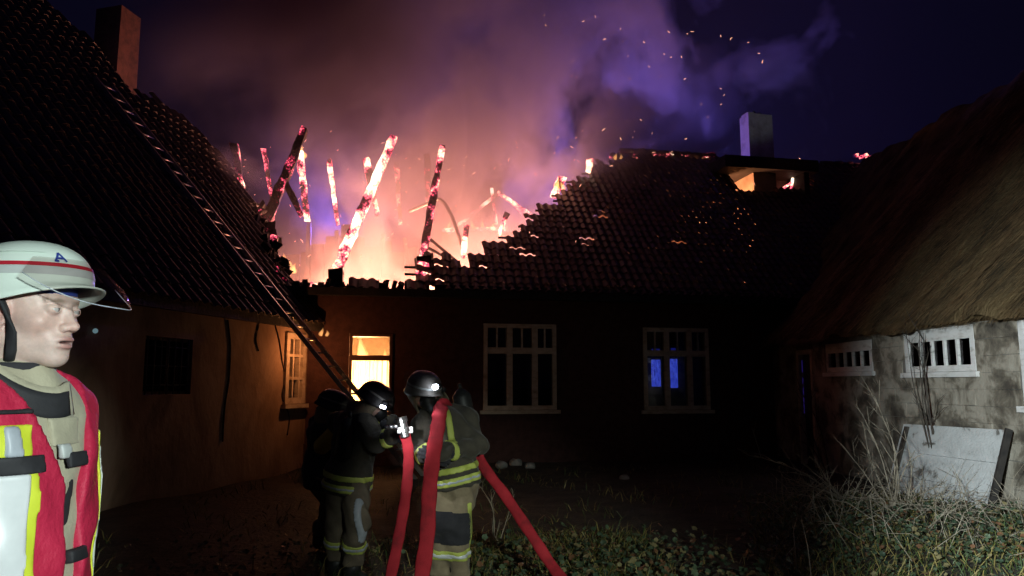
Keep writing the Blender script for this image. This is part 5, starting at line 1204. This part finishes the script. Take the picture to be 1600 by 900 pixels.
    sdf_mesh('neck_curtain', lambda p: np.maximum(np.abs(s_rc(p, j['hea'] - V3(f_) * .02, j['nec'] - V3(f_) * .02, .112, .125)) - .007, np.maximum((p - j['hea']) @ V3(f_) - .045, p[..., 2] - j['hea'][2] - .01)), *bounds([j['hea'], j['nec']], .17), .010, M['cloth_beige'], e)
    if visor_kw: visor('visor', M['visor'], hl_, Mh @ visor_kw.pop('M', Matrix()), **visor_kw)
    # breathing mask with filter port and hose
    c = Mh @ Vector((.085, 0, -.075)); mk = sdf_mesh('mask', lambda p: smin(s_el(p, Vector(c) + f_ * .0, (.062, .062, .068)), s_rc(p, c + f_ * .03 - u_ * .03, c + f_ * .075 - u_ * .05, .034, .028), .02), *bounds([V3(c)], .13), .009, M['rubber'], e)
    if lampside:
        lp = Mh @ Vector(lampside); ld = Vector(f_)
        lo_ = MB().tube([lp - ld * .03, lp + ld * .016], .019, 12).build('headlamp', M['black'], hl_, True)
    if cyl:
        a, b = Vector(cyl[0]), Vector(cyl[1]); d_ = (b - a).normalized()
        ca = MB().tube([a - d_ * .05, a - d_ * .03, a, a + d_ * .02, b - d_ * .02, b, b + d_ * .03, b + d_ * .045], [.02, .045, .068, .073, .073, .066, .04, .018], 18).build('air_cylinder', cyl[2], e, True)
        MB().tube([b + d_ * .04, b + d_ * .085], [.018, .014], 10).build('valve', M['iron'], ca, True)
    return e, j, (jo, to, hl_, jac, tr_, band, Mh, hem, ax)

def rel(loc, px, py, Y): p = P(px, py, Y) - Vector(loc); return (p.x, p.y, p.z)
# right-hand firefighter, upright, masked, hoses across the chest
lr = Vector((P(712, 800, 5.62).x, 5.62, 0)); q = lambda px, py, Y=5.62: rel(lr, px, py, Y)
J = dict(pel=q(709, 735), che=q(697, 672), nec=q(682, 638), hea=q(662, 612, 5.60), shr=q(664, 662, 5.60), shl=q(727, 655, 5.68), elr=q(650, 700, 5.52), wrr=q(668, 712, 5.36), ell=q(748, 695, 5.55), wrl=q(690, 708, 5.30),
         hipr=q(690, 755), hipl=q(724, 755), knr=q(692, 815, 5.58), knl=q(715, 818, 5.55), anr=q(688, 893, 5.66), anl=q(716, 895, 5.62), tor=q(680, 905, 5.50), tol=q(716, 905, 5.46), hdr=(.9, -.35, -.15), hnr=(0.2, .9, -.2), hdl=(-.9, -.2, .05), hnl=(0, .9, .1))
for k in ('anr', 'anl'): J[k] = (J[k][0], J[k][1], .10)
for k in ('tor', 'tol'): J[k] = (J[k][0], J[k][1], .045)
fR, jR, (jo, to, hl_, jac, tr_, band, Mh, hem, ax) = firefighter(lr, J, 'firefighter in beige trousers holding the hoses, lit headlamp on helmet', M['cloth_khaki'], M['cloth_beige'], None, M['cloth_dark'], M['helmet_dark'], (.55, -.80, -.30), cyl=((.10, .24, 1.02), (.02, .21, 1.42), M['rubber']), lampside=(.085, -.118, .005) if False else (.08, .118, .012),
    visor_kw=dict(r0=.140, r1=.165, z0=.015, z1=.085, half=1.2, M=Matrix.Rotation(R(-125), 4, 'Z')))
# yellow vertical tape on the chest, dark knee pads
for yy in ((.02,), ):
    c = V3(q(703, 668, 5.46)); band(jac, c, (1, .35, .12), .024, 'tape', M['yellow_dull'], jo, .009, extra=lambda p: p[..., 1] + .02, reg=.14)
for s in 'rl': band(tr_, jR['kn' + s] + V3((0, -.02, -.03)), (0, 0, 1), .115, 'knee_pad', M['cloth_dark'], to, .009, extra=lambda p: p[..., 1] - jR['kn' + s][1] + .01, reg=.16)
c = V3(q(733, 815, 5.6)); band(tr_, c, (1, .2, .08), .018, 'side_tape', M['yellow_dull'], to, .009, reg=.17)
# the lamp itself
lp = P(679, 605, 5.40) - lr
lb = MB().tube([lp + Vector((.01, .03, .004)), lp, lp + Vector((-.002, -.006, -.001))], [.018, .020, .010], 14).build('lamp_glass', M['headlamp'], hl_, True)
MB().tube([lp + Vector((.03, .07, .01)), lp + Vector((.0105, .031, .004))], [.021, .023], 14).build('lamp_body', M['black'], hl_, True)
lamp('headlamp_light', 'SPOT', lr + lp + Vector((-.01, -.05, -.02)), 3, (.82, .9, 1.0), .02, target=P(650, 740, 5.2), cone=80, blend=.8)
# middle firefighter bent over the nozzle, seen from behind
ll = Vector((P(545, 800, 6.0).x, 6.0, 0)); q = lambda px, py, Y=6.0: rel(ll, px, py, Y)
J = dict(pel=q(545, 745), che=q(556, 678, 5.98), nec=q(570, 645, 5.95), hea=q(585, 628, 5.90), shr=q(572, 665, 5.82), shl=q(530, 660, 6.12), elr=q(588, 692, 5.72), wrr=q(612, 680, 5.62), ell=q(580, 672, 6.15), wrl=q(612, 662, 5.85),
         hipr=q(556, 762, 5.95), hipl=q(532, 762, 6.05), knr=q(558, 815, 5.85), knl=q(527, 812, 6.05), anr=q(550, 885, 5.95), anl=q(524, 880, 6.12), tor=q(566, 897, 5.86), tol=q(540, 890, 6.05), hdr=(.95, .0, .2), hnr=(0, .6, -.6), hdl=(.95, -.2, .05), hnl=(0, -.6, -.6))
for k in ('anr', 'anl'): J[k] = (J[k][0], J[k][1], .10)
for k in ('tor', 'tol'): J[k] = (J[k][0], J[k][1], .045)
fL, jL, (jo, to, hl_, jac, tr_, band, Mh, hem, ax) = firefighter(ll, J, 'dark-clad firefighter bending over the hose coupling in front of the bright window', M['cloth_khaki'], M['cloth_brown'], None, M['cloth_dark'], M['helmet_black'], (.82, .10, -.55), cyl=(Vector(q(536, 712, 5.84)), Vector(q(545, 660, 5.80)), M['rubber']), lampside=(.09, -.11, .01), bands='dim', visor_kw=None)
c = V3(q(561, 815, 5.78)); band(tr_, c, (1, -.3, .15), .024, 'side_tape', M['silver_dim'], to, .010, extra=lambda p: p[..., 1] - c[1] - .06, reg=.17)
lp = P(601, 637, 5.70) - ll; MB().tube([lp + Vector((-.03, .02, .01)), lp], [.012, .013], 12).build('lamp_glass', M['headlamp'], hl_, True)
lamp('headlamp_light', 'SPOT', ll + lp + Vector((.03, -.03, -.01)), 8, (.85, .92, 1.0), .012, target=P(637, 705, 5.3), cone=30, blend=.7)
# pale strap and the torch on the glove
for k, x in enumerate((604, 611, 618)):
    p_ = P(x, 668 - k * .8, 5.18) - ll; MB().tube([p_ - Vector((.012, 0, 0)), p_ + Vector((.012, 0, 0))], .012, 8).build('torch_segment', M['glint'], fL, True)
lamp('torch_light', 'SPOT', P(618, 660, 5.02), 9, (.9, .95, 1.0), .012, target=P(637, 690, 5.27), cone=75, blend=.9)
# third firefighter, crouching behind with a yellow cylinder
l3 = Vector((P(512, 760, 6.9).x, 6.9, 0)); q = lambda px, py, Y=6.9: rel(l3, px, py, Y)
J = dict(pel=q(505, 742), che=q(512, 678), nec=q(518, 650, 6.85), hea=q(520, 636, 6.8), shr=q(528, 665, 6.75), shl=q(498, 665, 7.05), elr=q(540, 700, 6.65), wrr=q(562, 700, 6.6), ell=q(520, 700, 7.0), wrl=q(545, 705, 6.9),
         hipr=q(514, 748, 6.85), hipl=q(498, 748, 6.97), knr=q(535, 775, 6.7), knl=q(520, 785, 7.05), anr=q(518, 835, 6.9), anl=q(500, 838, 7.1), tor=q(532, 845, 6.8), tol=q(515, 845, 7.05))
for k in ('anr', 'anl'): J[k] = (J[k][0], J[k][1], .10)
for k in ('tor', 'tol'): J[k] = (J[k][0], J[k][1], .045)
firefighter(l3, J, 'firefighter half hidden at the back with a yellow air cylinder on the back', M['cloth_dark'], M['cloth_brown'], None, M['cloth_dark'], M['helmet_black'], (.9, .1, -.3), cyl=(Vector(q(500, 700, 6.62)), Vector(q(528, 672, 6.55)), M['cyl_yellow']), bands=False, h=.014)
